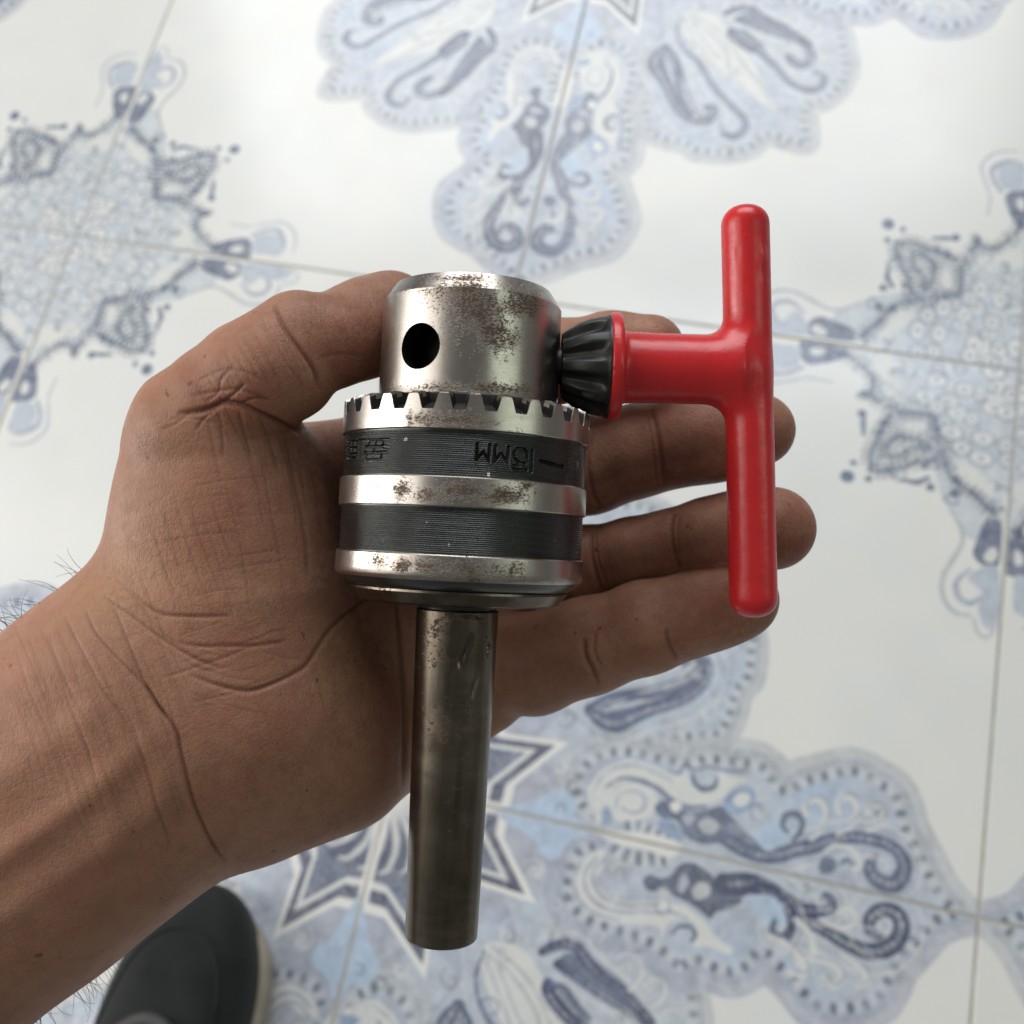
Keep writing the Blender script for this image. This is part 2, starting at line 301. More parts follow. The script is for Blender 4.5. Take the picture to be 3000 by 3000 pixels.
# ------------------------------------------------------------------ floor: glazed tiles with a printed arabesque, quarter design per tile
N = 1024
PAL = {k: lin(v) * 1.03 for k, v in dict(W=(217, 217, 213), P=(207, 208, 205), L=(180, 188, 198), V=(163, 168, 182), M=(94, 103, 126),
                                         D=(68, 76, 102), B=(76, 86, 103), S=(174, 191, 210), X=(138, 158, 186), G=(178, 182, 186),
                                         T=(188, 195, 201), N=(100, 111, 131)).items()}
DESIGN = [["fill",[[0.184,-0.004],[0.37,0.005],[0.33,0.02],[0.305,0.057],[0.306,0.094],[0.324,0.126],[0.36,0.151],[0.404,0.162],[0.456,0.162],[0.5,0.163],[0.53,0.178],[0.562,0.18],[0.602,0.186],[0.634,0.183],[0.655,0.17],[0.669,0.152],[0.689,0.169],[0.714,0.182],[0.738,0.194],[0.769,0.207],[0.798,0.207],[0.826,0.198],[0.851,0.189],[0.869,0.172],[0.882,0.146],[0.89,0.123],[0.906,0.1],[0.922,0.078],[0.936,0.055],[0.955,0.032],[0.995,0.0],[0.995,-0.004],[0.208,0.003]],"L"],["band",[[0.37,0.005],[0.33,0.02],[0.305,0.057],[0.306,0.094],[0.324,0.126],[0.36,0.151],[0.404,0.162],[0.456,0.162],[0.5,0.163],[0.53,0.178],[0.562,0.18],[0.602,0.186],[0.634,0.183],[0.655,0.17],[0.669,0.152],[0.689,0.169],[0.714,0.182],[0.738,0.194],[0.769,0.207],[0.798,0.207],[0.826,0.198],[0.851,0.189],[0.869,0.172],[0.882,0.146],[0.89,0.123],[0.906,0.1],[0.922,0.078],[0.936,0.055],[0.955,0.032],[0.995,0.0]],"G",0.03,0.014],["beads",[[0.37,0.005],[0.33,0.02],[0.305,0.057],[0.306,0.094],[0.324,0.126],[0.36,0.151],[0.404,0.162],[0.456,0.162],[0.5,0.163],[0.53,0.178],[0.562,0.18],[0.602,0.186],[0.634,0.183],[0.655,0.17],[0.669,0.152],[0.689,0.169],[0.714,0.182],[0.738,0.194],[0.769,0.207],[0.798,0.207],[0.826,0.198],[0.851,0.189],[0.869,0.172],[0.882,0.146],[0.89,0.123],[0.906,0.1],[0.922,0.078],[0.936,0.055],[0.955,0.032],[0.995,0.0]],0.026,0.0055,0.019],["fill",[[0.005,0.372],[0.024,0.339],[0.054,0.324],[0.095,0.323],[0.115,0.325],[0.137,0.338],[0.154,0.367],[0.163,0.411],[0.165,0.463],[0.174,0.5],[0.192,0.532],[0.197,0.551],[0.179,0.573],[0.186,0.603],[0.184,0.633],[0.163,0.664],[0.143,0.674],[0.156,0.691],[0.174,0.719],[0.2,0.752],[0.203,0.787],[0.19,0.835],[0.168,0.867],[0.136,0.884],[0.104,0.895],[0.065,0.921],[0.029,0.948],[0.005,0.996],[-0.0,0.995],[-0.006,0.207]],"L"],["band",[[0.005,0.372],[0.024,0.339],[0.054,0.324],[0.095,0.323],[0.115,0.325],[0.137,0.338],[0.154,0.367],[0.163,0.411],[0.165,0.463],[0.174,0.5],[0.192,0.532],[0.197,0.551],[0.179,0.573],[0.186,0.603],[0.184,0.633],[0.163,0.664],[0.143,0.674],[0.156,0.691],[0.174,0.719],[0.2,0.752],[0.203,0.787],[0.19,0.835],[0.168,0.867],[0.136,0.884],[0.104,0.895],[0.065,0.921],[0.029,0.948],[0.005,0.996]],"V",0.03,0.014],["beads",[[0.005,0.372],[0.024,0.339],[0.054,0.324],[0.095,0.323],[0.115,0.325],[0.137,0.338],[0.154,0.367],[0.163,0.411],[0.165,0.463],[0.174,0.5],[0.192,0.532],[0.197,0.551],[0.179,0.573],[0.186,0.603],[0.184,0.633],[0.163,0.664],[0.143,0.674],[0.156,0.691],[0.174,0.719],[0.2,0.752],[0.203,0.787],[0.19,0.835],[0.168,0.867],[0.136,0.884],[0.104,0.895],[0.065,0.921],[0.029,0.948],[0.005,0.996]],0.026,0.0055,-0.017],["fill",[[0.192,-0.004],[0.218,0.01],[0.272,0.039],[0.288,0.054],[0.317,0.048],[0.329,0.035],[0.33,0.017],[0.352,0.007],[0.354,-0.004]],"S"],["fill",[[0.004,0.192],[0.024,0.232],[0.038,0.271],[0.058,0.286],[0.062,0.306],[0.048,0.318],[0.024,0.33],[0.006,0.355]],"S"],["fill",[[0.375,0.015],[0.353,0.035],[0.344,0.069],[0.364,0.106],[0.405,0.13],[0.449,0.128],[0.481,0.12],[0.5,0.124],[0.501,0.131],[0.516,0.113],[0.53,0.105],[0.547,0.111],[0.559,0.124],[0.559,0.141],[0.576,0.138],[0.61,0.139],[0.587,0.124],[0.573,0.102],[0.55,0.086],[0.514,0.078],[0.492,0.082],[0.464,0.095],[0.433,0.099],[0.404,0.091],[0.385,0.074],[0.383,0.05],[0.393,0.023]],"P"],["line",[[0.372,0.075],[0.398,0.096],[0.433,0.099],[0.464,0.091],[0.483,0.08],[0.515,0.072],[0.545,0.079]],"M",0.006],["line",[[0.351,0.06],[0.369,0.1],[0.407,0.121],[0.446,0.119],[0.483,0.11]],"V",0.004],["line",[[0.516,0.128],[0.521,0.114],[0.537,0.107],[0.555,0.115],[0.557,0.128]],"M",0.008],["line",[[0.475,0.127],[0.491,0.124],[0.499,0.141],[0.517,0.136],[0.541,0.146],[0.577,0.147],[0.608,0.154]],"M",0.004],["fill",[[0.383,0.063],[0.401,0.084],[0.43,0.092],[0.462,0.08],[0.459,0.048],[0.436,0.032],[0.398,0.026]],"P"],["line",[[0.395,0.044],[0.397,0.066],[0.417,0.079],[0.439,0.075],[0.443,0.055],[0.426,0.043],[0.407,0.047]],"V",0.005],["fill",[[0.375,0.048],[0.39,0.035],[0.393,0.019],[0.377,0.015]],"X"],["beads",[[0.413,0.017],[0.442,0.025],[0.468,0.019],[0.499,0.011]],0.018,0.006,0.0],["fill",[[0.47,0.035],[0.487,0.045],[0.511,0.032],[0.516,0.015],[0.489,0.019]],"X"],["fill",[[0.461,0.059],[0.472,0.074],[0.493,0.074],[0.516,0.066],[0.542,0.072],[0.572,0.087],[0.586,0.077],[0.605,0.061],[0.637,0.043],[0.647,0.029],[0.627,0.021],[0.602,0.027],[0.575,0.025],[0.549,0.018],[0.518,0.025],[0.502,0.047],[0.476,0.045]],"M"],["fill",[[0.537,0.05],[0.554,0.062],[0.572,0.056],[0.568,0.04],[0.55,0.036]],"G"],["fill",[[0.509,0.052],[0.522,0.064],[0.532,0.055],[0.522,0.043]],"V"],["fill",[[0.485,0.068],[0.494,0.078],[0.506,0.073],[0.498,0.058]],"W"],["fill",[[0.574,0.096],[0.592,0.118],[0.612,0.127],[0.627,0.111],[0.608,0.082],[0.586,0.077]],"X"],["fill",[[0.589,0.099],[0.599,0.114],[0.616,0.113],[0.614,0.098],[0.6,0.091]],"P"],["stroke",[[0.584,0.034],[0.615,0.024],[0.646,0.02],[0.676,0.027],[0.703,0.042],[0.734,0.056],[0.764,0.073],[0.792,0.082],[0.82,0.085],[0.846,0.083],[0.867,0.074],[0.878,0.056],[0.876,0.038],[0.864,0.022],[0.846,0.02],[0.83,0.028],[0.824,0.044],[0.832,0.06]],"M",[0.018,0.022,0.022,0.022,0.022,0.022,0.018,0.018,0.018,0.018,0.02,0.022,0.024,0.024,0.024,0.022,0.016,0.006]],["fill",[[0.742,0.026],[0.75,0.042],[0.766,0.041],[0.772,0.029],[0.761,0.016],[0.747,0.015]],"M"],["line",[[0.749,0.05],[0.765,0.063],[0.79,0.063],[0.805,0.05],[0.807,0.036],[0.799,0.031]],"P",0.007],["line",[[0.777,0.034],[0.786,0.044],[0.796,0.04]],"M",0.006],["fill",[[0.631,0.054],[0.649,0.075],[0.673,0.084],[0.691,0.067],[0.682,0.049],[0.659,0.03],[0.64,0.04]],"S"],["line",[[0.697,0.056],[0.707,0.075],[0.707,0.091],[0.696,0.099],[0.68,0.094],[0.676,0.076],[0.685,0.068]],"M",0.01],["line",[[0.725,0.064],[0.74,0.086],[0.746,0.106],[0.737,0.127],[0.721,0.129],[0.708,0.116],[0.712,0.103]],"P",0.01],["line",[[0.728,0.071],[0.744,0.093],[0.75,0.113],[0.741,0.133],[0.724,0.136],[0.711,0.123],[0.715,0.109]],"V",0.004],["line",[[0.767,0.082],[0.786,0.1],[0.795,0.123],[0.787,0.142],[0.772,0.145],[0.761,0.132],[0.765,0.116]],"P",0.01],["line",[[0.771,0.088],[0.789,0.107],[0.799,0.129],[0.791,0.148],[0.776,0.151],[0.765,0.139],[0.769,0.123]],"V",0.004],["line",[[0.814,0.098],[0.831,0.11],[0.839,0.126],[0.832,0.137],[0.818,0.138],[0.811,0.126]],"P",0.01],["line",[[0.818,0.105],[0.835,0.117],[0.843,0.133],[0.836,0.144],[0.822,0.145],[0.815,0.133]],"V",0.004],["fill",[[0.026,0.389],[0.046,0.361],[0.076,0.347],[0.106,0.349],[0.128,0.373],[0.139,0.415],[0.131,0.465],[0.127,0.5],[0.143,0.509],[0.12,0.515],[0.107,0.536],[0.11,0.557],[0.128,0.564],[0.144,0.562],[0.139,0.586],[0.144,0.615],[0.134,0.624],[0.124,0.598],[0.103,0.574],[0.089,0.545],[0.086,0.507],[0.095,0.467],[0.102,0.429],[0.094,0.402],[0.078,0.384],[0.052,0.392]],"P"],["line",[[0.042,0.379],[0.07,0.365],[0.098,0.373],[0.116,0.4],[0.118,0.438],[0.106,0.482]],"V",0.006],["line",[[0.039,0.394],[0.063,0.379],[0.088,0.384],[0.104,0.408],[0.106,0.444],[0.094,0.492]],"V",0.006],["line",[[0.055,0.356],[0.086,0.349],[0.113,0.361],[0.13,0.392],[0.132,0.434]],"V",0.006],["line",[[0.11,0.482],[0.1,0.514],[0.104,0.543]],"V",0.006],["line",[[0.133,0.524],[0.12,0.532],[0.116,0.55],[0.125,0.561],[0.136,0.557]],"M",0.007],["fill",[[0.049,0.395],[0.033,0.422],[0.045,0.441],[0.067,0.439],[0.074,0.417],[0.066,0.401]],"G"],["line",[[0.056,0.399],[0.07,0.417],[0.064,0.436],[0.045,0.439]],"V",0.006],["fill",[[0.062,0.462],[0.05,0.472],[0.052,0.489],[0.045,0.505],[0.029,0.514],[0.017,0.529],[0.017,0.548],[0.031,0.577],[0.043,0.585],[0.029,0.604],[0.02,0.633],[0.026,0.663],[0.043,0.637],[0.064,0.623],[0.079,0.599],[0.084,0.588],[0.097,0.581],[0.086,0.561],[0.078,0.535],[0.075,0.514],[0.074,0.489],[0.074,0.472]],"D"],["fill",[[0.06,0.545],[0.044,0.554],[0.044,0.571],[0.061,0.574],[0.072,0.555]],"G"],["fill",[[0.055,0.521],[0.036,0.526],[0.047,0.538],[0.067,0.529]],"V"],["fill",[[0.077,0.487],[0.064,0.497],[0.073,0.512],[0.087,0.503]],"G"],["fill",[[0.061,0.594],[0.043,0.612],[0.054,0.624],[0.07,0.606]],"M"],["beads",[[0.014,0.397],[0.024,0.416],[0.029,0.441],[0.025,0.467],[0.018,0.496]],0.022,0.008,0.0],["fill",[[0.007,0.378],[0.007,0.412],[-0.004,0.46],[0.01,0.463],[0.014,0.413]],"W"],["fill",[[0.369,-0.001],[0.402,0.006],[0.448,0.014],[0.495,0.014],[0.518,0.003],[0.494,-0.007]],"W"],["fill",[[0.003,0.369],[0.008,0.422],[0.013,0.465],[0.016,0.5],[-0.001,0.518],[0.003,0.493]],"W"],["stroke",[[0.037,0.595],[0.028,0.633],[0.027,0.663],[0.037,0.689],[0.049,0.715],[0.064,0.745],[0.076,0.774],[0.085,0.803],[0.089,0.831],[0.083,0.855],[0.067,0.875],[0.046,0.883],[0.028,0.879],[0.019,0.864],[0.024,0.845],[0.038,0.833],[0.054,0.833],[0.063,0.843],[0.062,0.855]],"D",[0.03,0.03,0.022,0.022,0.026,0.022,0.018,0.02,0.022,0.024,0.024,0.024,0.024,0.022,0.02,0.018,0.016,0.01,0.004]],["stroke",[[0.051,0.715],[0.048,0.739],[0.042,0.762],[0.033,0.771],[0.022,0.767],[0.02,0.757],[0.028,0.75]],"D",[0.02,0.02,0.014,0.014,0.012,0.01,0.006]],["stroke",[[0.032,0.65],[0.035,0.674],[0.046,0.694],[0.065,0.707],[0.083,0.711],[0.098,0.703],[0.099,0.691],[0.09,0.682],[0.076,0.684]],"D",[0.02,0.018,0.014,0.012,0.012,0.012,0.01,0.008,0.004]],["fill",[[0.053,0.626],[0.042,0.651],[0.039,0.673],[0.052,0.693],[0.074,0.702],[0.088,0.688],[0.089,0.666],[0.069,0.645]],"S"],["stroke",[[0.076,0.684],[0.09,0.682],[0.099,0.691],[0.098,0.703],[0.083,0.711]],"D",[0.006,0.008,0.01,0.012,0.012]],["line",[[0.058,0.754],[0.065,0.781],[0.056,0.803],[0.04,0.809],[0.031,0.796],[0.04,0.784],[0.052,0.787]],"P",0.008],["line",[[0.045,0.784],[0.054,0.795],[0.048,0.806]],"V",0.004],["line",[[0.066,0.717],[0.081,0.739],[0.105,0.75],[0.127,0.743],[0.131,0.729],[0.119,0.724],[0.112,0.735]],"P",0.01],["line",[[0.101,0.678],[0.108,0.71],[0.126,0.738],[0.145,0.74],[0.15,0.72]],"P",0.01],["line",[[0.097,0.681],[0.104,0.713],[0.122,0.741],[0.141,0.744],[0.146,0.724]],"V",0.004],["line",[[0.12,0.742],[0.121,0.782],[0.136,0.799],[0.154,0.786],[0.143,0.77]],"P",0.01],["line",[[0.117,0.746],[0.117,0.786],[0.132,0.803],[0.15,0.79],[0.139,0.774]],"V",0.004],["line",[[0.103,0.796],[0.115,0.827],[0.132,0.839],[0.145,0.825]],"P",0.01],["line",[[0.099,0.799],[0.112,0.831],[0.128,0.842],[0.141,0.829]],"V",0.004],["fill0",[[0.305,0.13],[0.37,0.149],[0.428,0.156],[0.491,0.174],[0.553,0.192],[0.575,0.235],[0.58,0.284],[0.596,0.31],[0.597,0.355],[0.59,0.392],[0.571,0.433],[0.536,0.457],[0.542,0.496],[0.547,0.544],[0.511,0.55],[0.473,0.541],[0.441,0.543],[0.425,0.573],[0.394,0.594],[0.356,0.609],[0.311,0.61],[0.275,0.6],[0.231,0.588],[0.187,0.567],[0.161,0.528],[0.156,0.461],[0.168,0.362],[0.163,0.294],[0.154,0.224],[0.235,0.135]],"L"],["band0",[[0.305,0.13],[0.37,0.149],[0.428,0.156],[0.491,0.174],[0.553,0.192],[0.575,0.235],[0.58,0.284],[0.596,0.31],[0.597,0.355],[0.59,0.392],[0.571,0.433],[0.536,0.457],[0.542,0.496],[0.547,0.544],[0.511,0.55],[0.473,0.541],[0.441,0.543],[0.425,0.573],[0.394,0.594],[0.356,0.609],[0.311,0.61],[0.275,0.6],[0.231,0.588],[0.187,0.567],[0.161,0.528],[0.156,0.461],[0.168,0.362],[0.163,0.294]],"G",0.024,0.012],["beads0",[[0.305,0.13],[0.37,0.149],[0.428,0.156],[0.491,0.174],[0.553,0.192],[0.575,0.235],[0.58,0.284],[0.596,0.31],[0.597,0.355],[0.59,0.392],[0.571,0.433],[0.536,0.457],[0.542,0.496],[0.547,0.544],[0.511,0.55],[0.473,0.541],[0.441,0.543],[0.425,0.573],[0.394,0.594],[0.356,0.609],[0.311,0.61],[0.275,0.6],[0.231,0.588],[0.187,0.567],[0.161,0.528],[0.156,0.461],[0.168,0.362],[0.163,0.294]],0.024,0.005,-0.014],["fill",[[0.225,0.219],[0.208,0.247],[0.212,0.288],[0.242,0.326],[0.296,0.368],[0.353,0.409],[0.414,0.443],[0.466,0.479],[0.488,0.492],[0.447,0.441],[0.414,0.385],[0.38,0.334],[0.344,0.289],[0.302,0.255],[0.266,0.229]],"P"],["line",[[0.229,0.219],[0.252,0.274],[0.305,0.332],[0.376,0.36],[0.434,0.417]],"G",0.006],["line",[[0.233,0.223],[0.303,0.275],[0.35,0.309],[0.4,0.37]],"G",0.006],["line",[[0.218,0.235],[0.257,0.308],[0.344,0.381],[0.422,0.444]],"G",0.006],["line",[[0.246,0.253],[0.317,0.304],[0.345,0.342],[0.393,0.356]],"G",0.006],["line",[[0.36,0.39],[0.392,0.427],[0.445,0.454],[0.488,0.492]],"G",0.006],["stroke",[[0.228,0.223],[0.276,0.22],[0.32,0.245],[0.353,0.283],[0.406,0.318],[0.45,0.358],[0.481,0.395],[0.511,0.407],[0.537,0.39],[0.533,0.364],[0.514,0.356]],"M",[0.004,0.006,0.008,0.01,0.012,0.012,0.012,0.014,0.016,0.012,0.006]],["stroke",[[0.321,0.201],[0.364,0.232],[0.423,0.255],[0.476,0.287],[0.5,0.314],[0.489,0.335],[0.469,0.335],[0.464,0.318]],"M",[0.02,0.022,0.018,0.016,0.018,0.014,0.012,0.006]],["stroke",[[0.335,0.193],[0.395,0.217],[0.449,0.246],[0.489,0.279],[0.505,0.308]],"M",[0.006,0.01,0.01,0.01,0.006]],["stroke",[[0.194,0.329],[0.186,0.358],[0.203,0.394],[0.228,0.437],[0.257,0.481],[0.286,0.514],[0.314,0.521],[0.333,0.504],[0.319,0.479],[0.308,0.471]],"M",[0.008,0.012,0.014,0.012,0.012,0.014,0.016,0.016,0.018,0.01]],["stroke",[[0.253,0.338],[0.278,0.378],[0.311,0.416],[0.348,0.454],[0.384,0.491],[0.395,0.531],[0.379,0.554],[0.351,0.551],[0.346,0.531]],"M",[0.016,0.016,0.016,0.012,0.012,0.014,0.014,0.01,0.005]],["stroke",[[0.187,0.382],[0.21,0.412],[0.23,0.454],[0.263,0.495]],"M",[0.004,0.014,0.014,0.006]],["stroke",[[0.22,0.349],[0.23,0.374],[0.242,0.406],[0.253,0.439],[0.261,0.471],[0.274,0.503]],"D",[0.014,0.012,0.012,0.012,0.012,0.01]],["stroke",[[0.208,0.319],[0.197,0.334],[0.189,0.357],[0.19,0.379],[0.206,0.394],[0.223,0.422],[0.236,0.456],[0.25,0.485],[0.271,0.513]],"D",[0.012,0.012,0.012,0.012,0.016,0.014,0.012,0.012,0.012]],["fill",[[0.217,0.346],[0.201,0.36],[0.202,0.381],[0.223,0.422],[0.236,0.456],[0.26,0.491],[0.261,0.471],[0.25,0.438],[0.235,0.394],[0.23,0.366]],"M"],["stroke",[[0.261,0.339],[0.274,0.35],[0.288,0.369],[0.301,0.393]],"D",[0.018,0.018,0.018,0.018]],["line",[[0.257,0.34],[0.252,0.362],[0.269,0.386],[0.289,0.415]],"M",0.01],["line",[[0.187,0.443],[0.178,0.459],[0.187,0.478],[0.209,0.484],[0.233,0.47]],"P",0.007],["line",[[0.186,0.44],[0.176,0.457],[0.185,0.475],[0.207,0.481],[0.231,0.467]],"V",0.003],["line",[[0.203,0.45],[0.195,0.459],[0.202,0.464]],"P",0.007],["line",[[0.201,0.447],[0.193,0.456],[0.2,0.461]],"V",0.003],["line",[[0.222,0.492],[0.204,0.505],[0.211,0.523],[0.234,0.523],[0.249,0.503],[0.238,0.487]],"P",0.007],["line",[[0.22,0.49],[0.202,0.503],[0.209,0.52],[0.232,0.52],[0.248,0.501],[0.236,0.484]],"V",0.003],["line",[[0.259,0.525],[0.243,0.54],[0.243,0.56],[0.258,0.571]],"P",0.007],["line",[[0.257,0.523],[0.241,0.538],[0.242,0.558],[0.256,0.569]],"V",0.003],["line",[[0.441,0.189],[0.457,0.183],[0.475,0.196],[0.47,0.21]],"V",0.005],["line",[[0.485,0.224],[0.504,0.233],[0.516,0.22],[0.508,0.208]],"V",0.005],["line",[[0.527,0.273],[0.547,0.262],[0.544,0.246]],"V",0.005],["line",[[0.537,0.321],[0.555,0.32],[0.55,0.308]],"V",0.005],["stroke",[[0.316,0.204],[0.34,0.188],[0.371,0.187],[0.398,0.205],[0.43,0.225],[0.467,0.243],[0.498,0.269],[0.515,0.304],[0.509,0.326],[0.488,0.332],[0.468,0.313]],"M",[0.01,0.022,0.03,0.024,0.018,0.014,0.014,0.014,0.014,0.012,0.006]],["line",[[0.333,0.223],[0.366,0.237],[0.416,0.245],[0.461,0.264],[0.49,0.288]],"M",0.01],["fill",[[0.78,0.877],[0.748,0.889],[0.734,0.904],[0.734,0.932],[0.718,0.956],[0.69,0.974],[0.658,0.984],[0.654,1.012],[0.83,1.023],[0.853,0.881]],"T"],["fill",[[0.861,0.875],[0.872,0.835],[0.876,0.795],[0.897,0.758],[0.931,0.736],[0.96,0.711],[0.976,0.7],[0.987,0.713],[0.999,0.8],[0.993,0.898]],"T"],["fill",[[0.879,0.721],[0.863,0.774],[0.864,0.811],[0.85,0.885],[0.947,0.892],[0.957,0.713],[0.963,0.652],[0.929,0.648]],"T"],["fill",[[0.745,0.746],[0.77,0.747],[0.806,0.761],[0.83,0.777],[0.861,0.788],[0.867,0.811],[0.861,0.845],[0.858,0.867],[0.834,0.879],[0.78,0.877],[0.765,0.849],[0.755,0.816],[0.745,0.782]],"G"],["fill",[[0.772,0.899],[0.743,0.937],[0.73,0.975],[0.708,0.99],[0.762,0.993],[0.777,0.96],[0.786,0.92]],"P"],["line",[[0.745,0.746],[0.77,0.747],[0.806,0.761],[0.83,0.777],[0.861,0.788],[0.867,0.811],[0.861,0.845],[0.858,0.867],[0.834,0.879],[0.78,0.877]],"N",0.0095],["line",[[0.747,0.753],[0.745,0.782],[0.755,0.816],[0.765,0.849],[0.778,0.873],[0.748,0.889],[0.734,0.904],[0.734,0.932],[0.718,0.956],[0.69,0.974],[0.658,0.984]],"N",0.009],["fill",[[0.775,0.78],[0.767,0.788],[0.779,0.807],[0.796,0.825],[0.799,0.848],[0.815,0.86],[0.842,0.86],[0.855,0.837],[0.846,0.816],[0.816,0.805],[0.799,0.787]],"P"],["line",[[0.775,0.78],[0.767,0.788],[0.779,0.807],[0.796,0.825],[0.846,0.816],[0.816,0.805],[0.799,0.787],[0.775,0.78]],"N",0.009],["dot",[[0.708,0.726]],"N",0.012],["dot",[[0.716,0.756]],"N",0.006],["dot",[[0.746,0.728]],"N",0.006],["dot",[[0.721,0.901]],"N",0.009],["dot",[[0.72,0.86]],"N",0.008],["dot",[[0.758,0.828]],"N",0.008],["dot",[[0.762,0.847]],"N",0.008],["line",[[0.729,0.817],[0.723,0.86]],"N",0.0095],["line",[[0.807,0.738],[0.834,0.737],[0.854,0.751]],"N",0.009],["fill",[[0.589,0.968],[0.607,0.948],[0.637,0.954],[0.666,0.968],[0.688,0.988],[0.635,1.001],[0.59,0.998]],"M"],["fill",[[0.615,0.969],[0.61,0.984],[0.638,0.985],[0.634,0.975]],"P"],["line",[[0.519,0.963],[0.524,0.943],[0.544,0.919],[0.57,0.921],[0.598,0.939]],"V",0.01],["fill",[[0.522,0.978],[0.53,0.943],[0.55,0.928],[0.588,0.939],[0.59,0.957],[0.587,0.982]],"L"],["line",[[0.495,0.962],[0.499,0.933],[0.513,0.911],[0.542,0.896],[0.577,0.905],[0.612,0.918],[0.658,0.917]],"G",0.006],["line",[[0.863,0.857],[0.875,0.836],[0.876,0.795],[0.897,0.758],[0.931,0.736],[0.96,0.711],[0.976,0.7],[0.987,0.713]],"N",0.0095],["fill",[[0.887,0.78],[0.914,0.793],[0.948,0.774],[0.969,0.757],[0.968,0.737],[0.938,0.743],[0.907,0.755]],"P"],["fill",[[0.958,0.68],[0.972,0.693],[0.989,0.686],[0.991,0.631],[0.988,0.603],[0.974,0.595],[0.954,0.602],[0.943,0.619],[0.95,0.651]],"M"],["fill",[[0.962,0.615],[0.976,0.636],[0.986,0.627],[0.982,0.61],[0.97,0.605]],"P"],["line",[[0.897,0.696],[0.917,0.666],[0.924,0.635],[0.91,0.599],[0.896,0.564],[0.899,0.527],[0.92,0.502],[0.947,0.5]],"G",0.008],["line",[[0.94,0.586],[0.92,0.558],[0.925,0.532],[0.945,0.523],[0.963,0.537]],"V",0.01],["fill",[[0.95,0.585],[0.988,0.598],[0.995,0.499],[0.974,0.484],[0.96,0.518],[0.965,0.546],[0.939,0.567]],"L"],["line",[[0.954,0.496],[0.963,0.472],[0.98,0.467],[0.991,0.488]],"G",0.006],["dot",[[0.858,0.731]],"N",0.007],["dot",[[0.902,0.728]],"N",0.009],["dot",[[0.845,0.772]],"N",0.007],["dot",[[0.902,0.754]],"N",0.008]]
img = np.empty((N, N, 3))
img[:] = PAL['W']


def vnoise(n, cells, r):
    g = r.random((cells + 2, cells + 2))
    t = np.linspace(0, cells, n, endpoint=False)
    i = t.astype(int)
    f = t - i
    f = f * f * (3 - 2 * f)
    a = g[i][:, i] * (1 - f) + g[i][:, i + 1] * f
    b = g[i + 1][:, i] * (1 - f) + g[i + 1][:, i + 1] * f
    return a * (1 - f[:, None]) + b * f[:, None]


rs_ = np.random.default_rng(21)
STIP = np.clip(vnoise(N, 400, rs_) * .7 + vnoise(N, 210, rs_) * .5 - .1, 0, 1)


def blend(x0, x1, y0, y1, m, c):
    img[y0:y1, x0:x1] += (PAL[c] - img[y0:y1, x0:x1]) * m[..., None]


def box_of(p, pad):
    lo = np.clip(((p.min(0) - pad) * N).astype(int), 0, N)
    hi = np.clip(((p.max(0) + pad) * N).astype(int) + 2, 0, N)
    return lo[0], hi[0], lo[1], hi[1]


def grid_of(x0, x1, y0, y1):
    return np.meshgrid((np.arange(x0, x1) + 0.5) / N, (np.arange(y0, y1) + 0.5) / N)


def fill(pts, c, strength=1.0, smooth=True):
    p = catmull(pts, 6, True) if smooth else np.array(pts, float)
    x0, x1, y0, y1 = box_of(p, 0.004)
    if x1 <= x0 or y1 <= y0:
        return
    X, Y = grid_of(x0, x1, y0, y1)
    ins = np.zeros(X.shape, bool)
    a = p
    b = np.roll(p, -1, 0)
    for (ax, ay), (bx, by) in zip(a, b):
        if ay == by:
            continue
        r0 = np.searchsorted(Y[:, 0], min(ay, by))
        r1 = np.searchsorted(Y[:, 0], max(ay, by))
        if r1 > r0:
            yy = Y[r0:r1]
            ins[r0:r1] ^= X[r0:r1] < ax + (yy - ay) / (by - ay) * (bx - ax)
    blend(x0, x1, y0, y1, ins * strength * (np.clip(.86 + .4 * (STIP[y0:y1, x0:x1] - .5), .5, 1) if c in 'DMX' else 1.0), c)


def stroke(pts, c, widths, strength=1.0, n=6, stip=0.0):
    p = catmull(pts, n)
    w = np.interp(np.linspace(0, 1, len(p)), np.linspace(0, 1, len(widths)), widths) / 2
    x0, x1, y0, y1 = box_of(p, max(w) + 0.004)
    if x1 <= x0 or y1 <= y0:
        return
    dist = np.full((y1 - y0, x1 - x0), 9.0)
    for i in range(len(p) - 1):
        q = p[i:i + 2]
        pad = max(w[i], w[i + 1]) + 0.004
        a0, a1, b0, b1 = box_of(q, pad)
        if a1 <= a0 or b1 <= b0:
            continue
        X, Y = grid_of(a0, a1, b0, b1)
        d = q[1] - q[0]
        t = np.clip(((X - q[0, 0]) * d[0] + (Y - q[0, 1]) * d[1]) / max(d @ d, 1e-12), 0, 1)
        r = np.hypot(X - q[0, 0] - t * d[0], Y - q[0, 1] - t * d[1]) - (w[i] + (w[i + 1] - w[i]) * t)
        s = dist[b0 - y0:b1 - y0, a0 - x0:a1 - x0]
        np.minimum(s, r, out=s)
    m = np.clip(0.5 - dist / 0.003, 0, 1)
    if stip:
        edge = np.clip(1 + dist / (max(w) * 1.3), 0, 1)
        m = m * np.clip(.86 + stip * (STIP[y0:y1, x0:x1] - .5) + .22 * edge ** 2, .4, 1)
    blend(x0, x1, y0, y1, m * strength, c)


def offset_curve(pts, off):
    p = catmull(pts, 8)
    t = np.gradient(p, axis=0)
    t /= np.linalg.norm(t, axis=1)[:, None] + 1e-9
    return p + np.stack([-t[:, 1], t[:, 0]], 1) * off


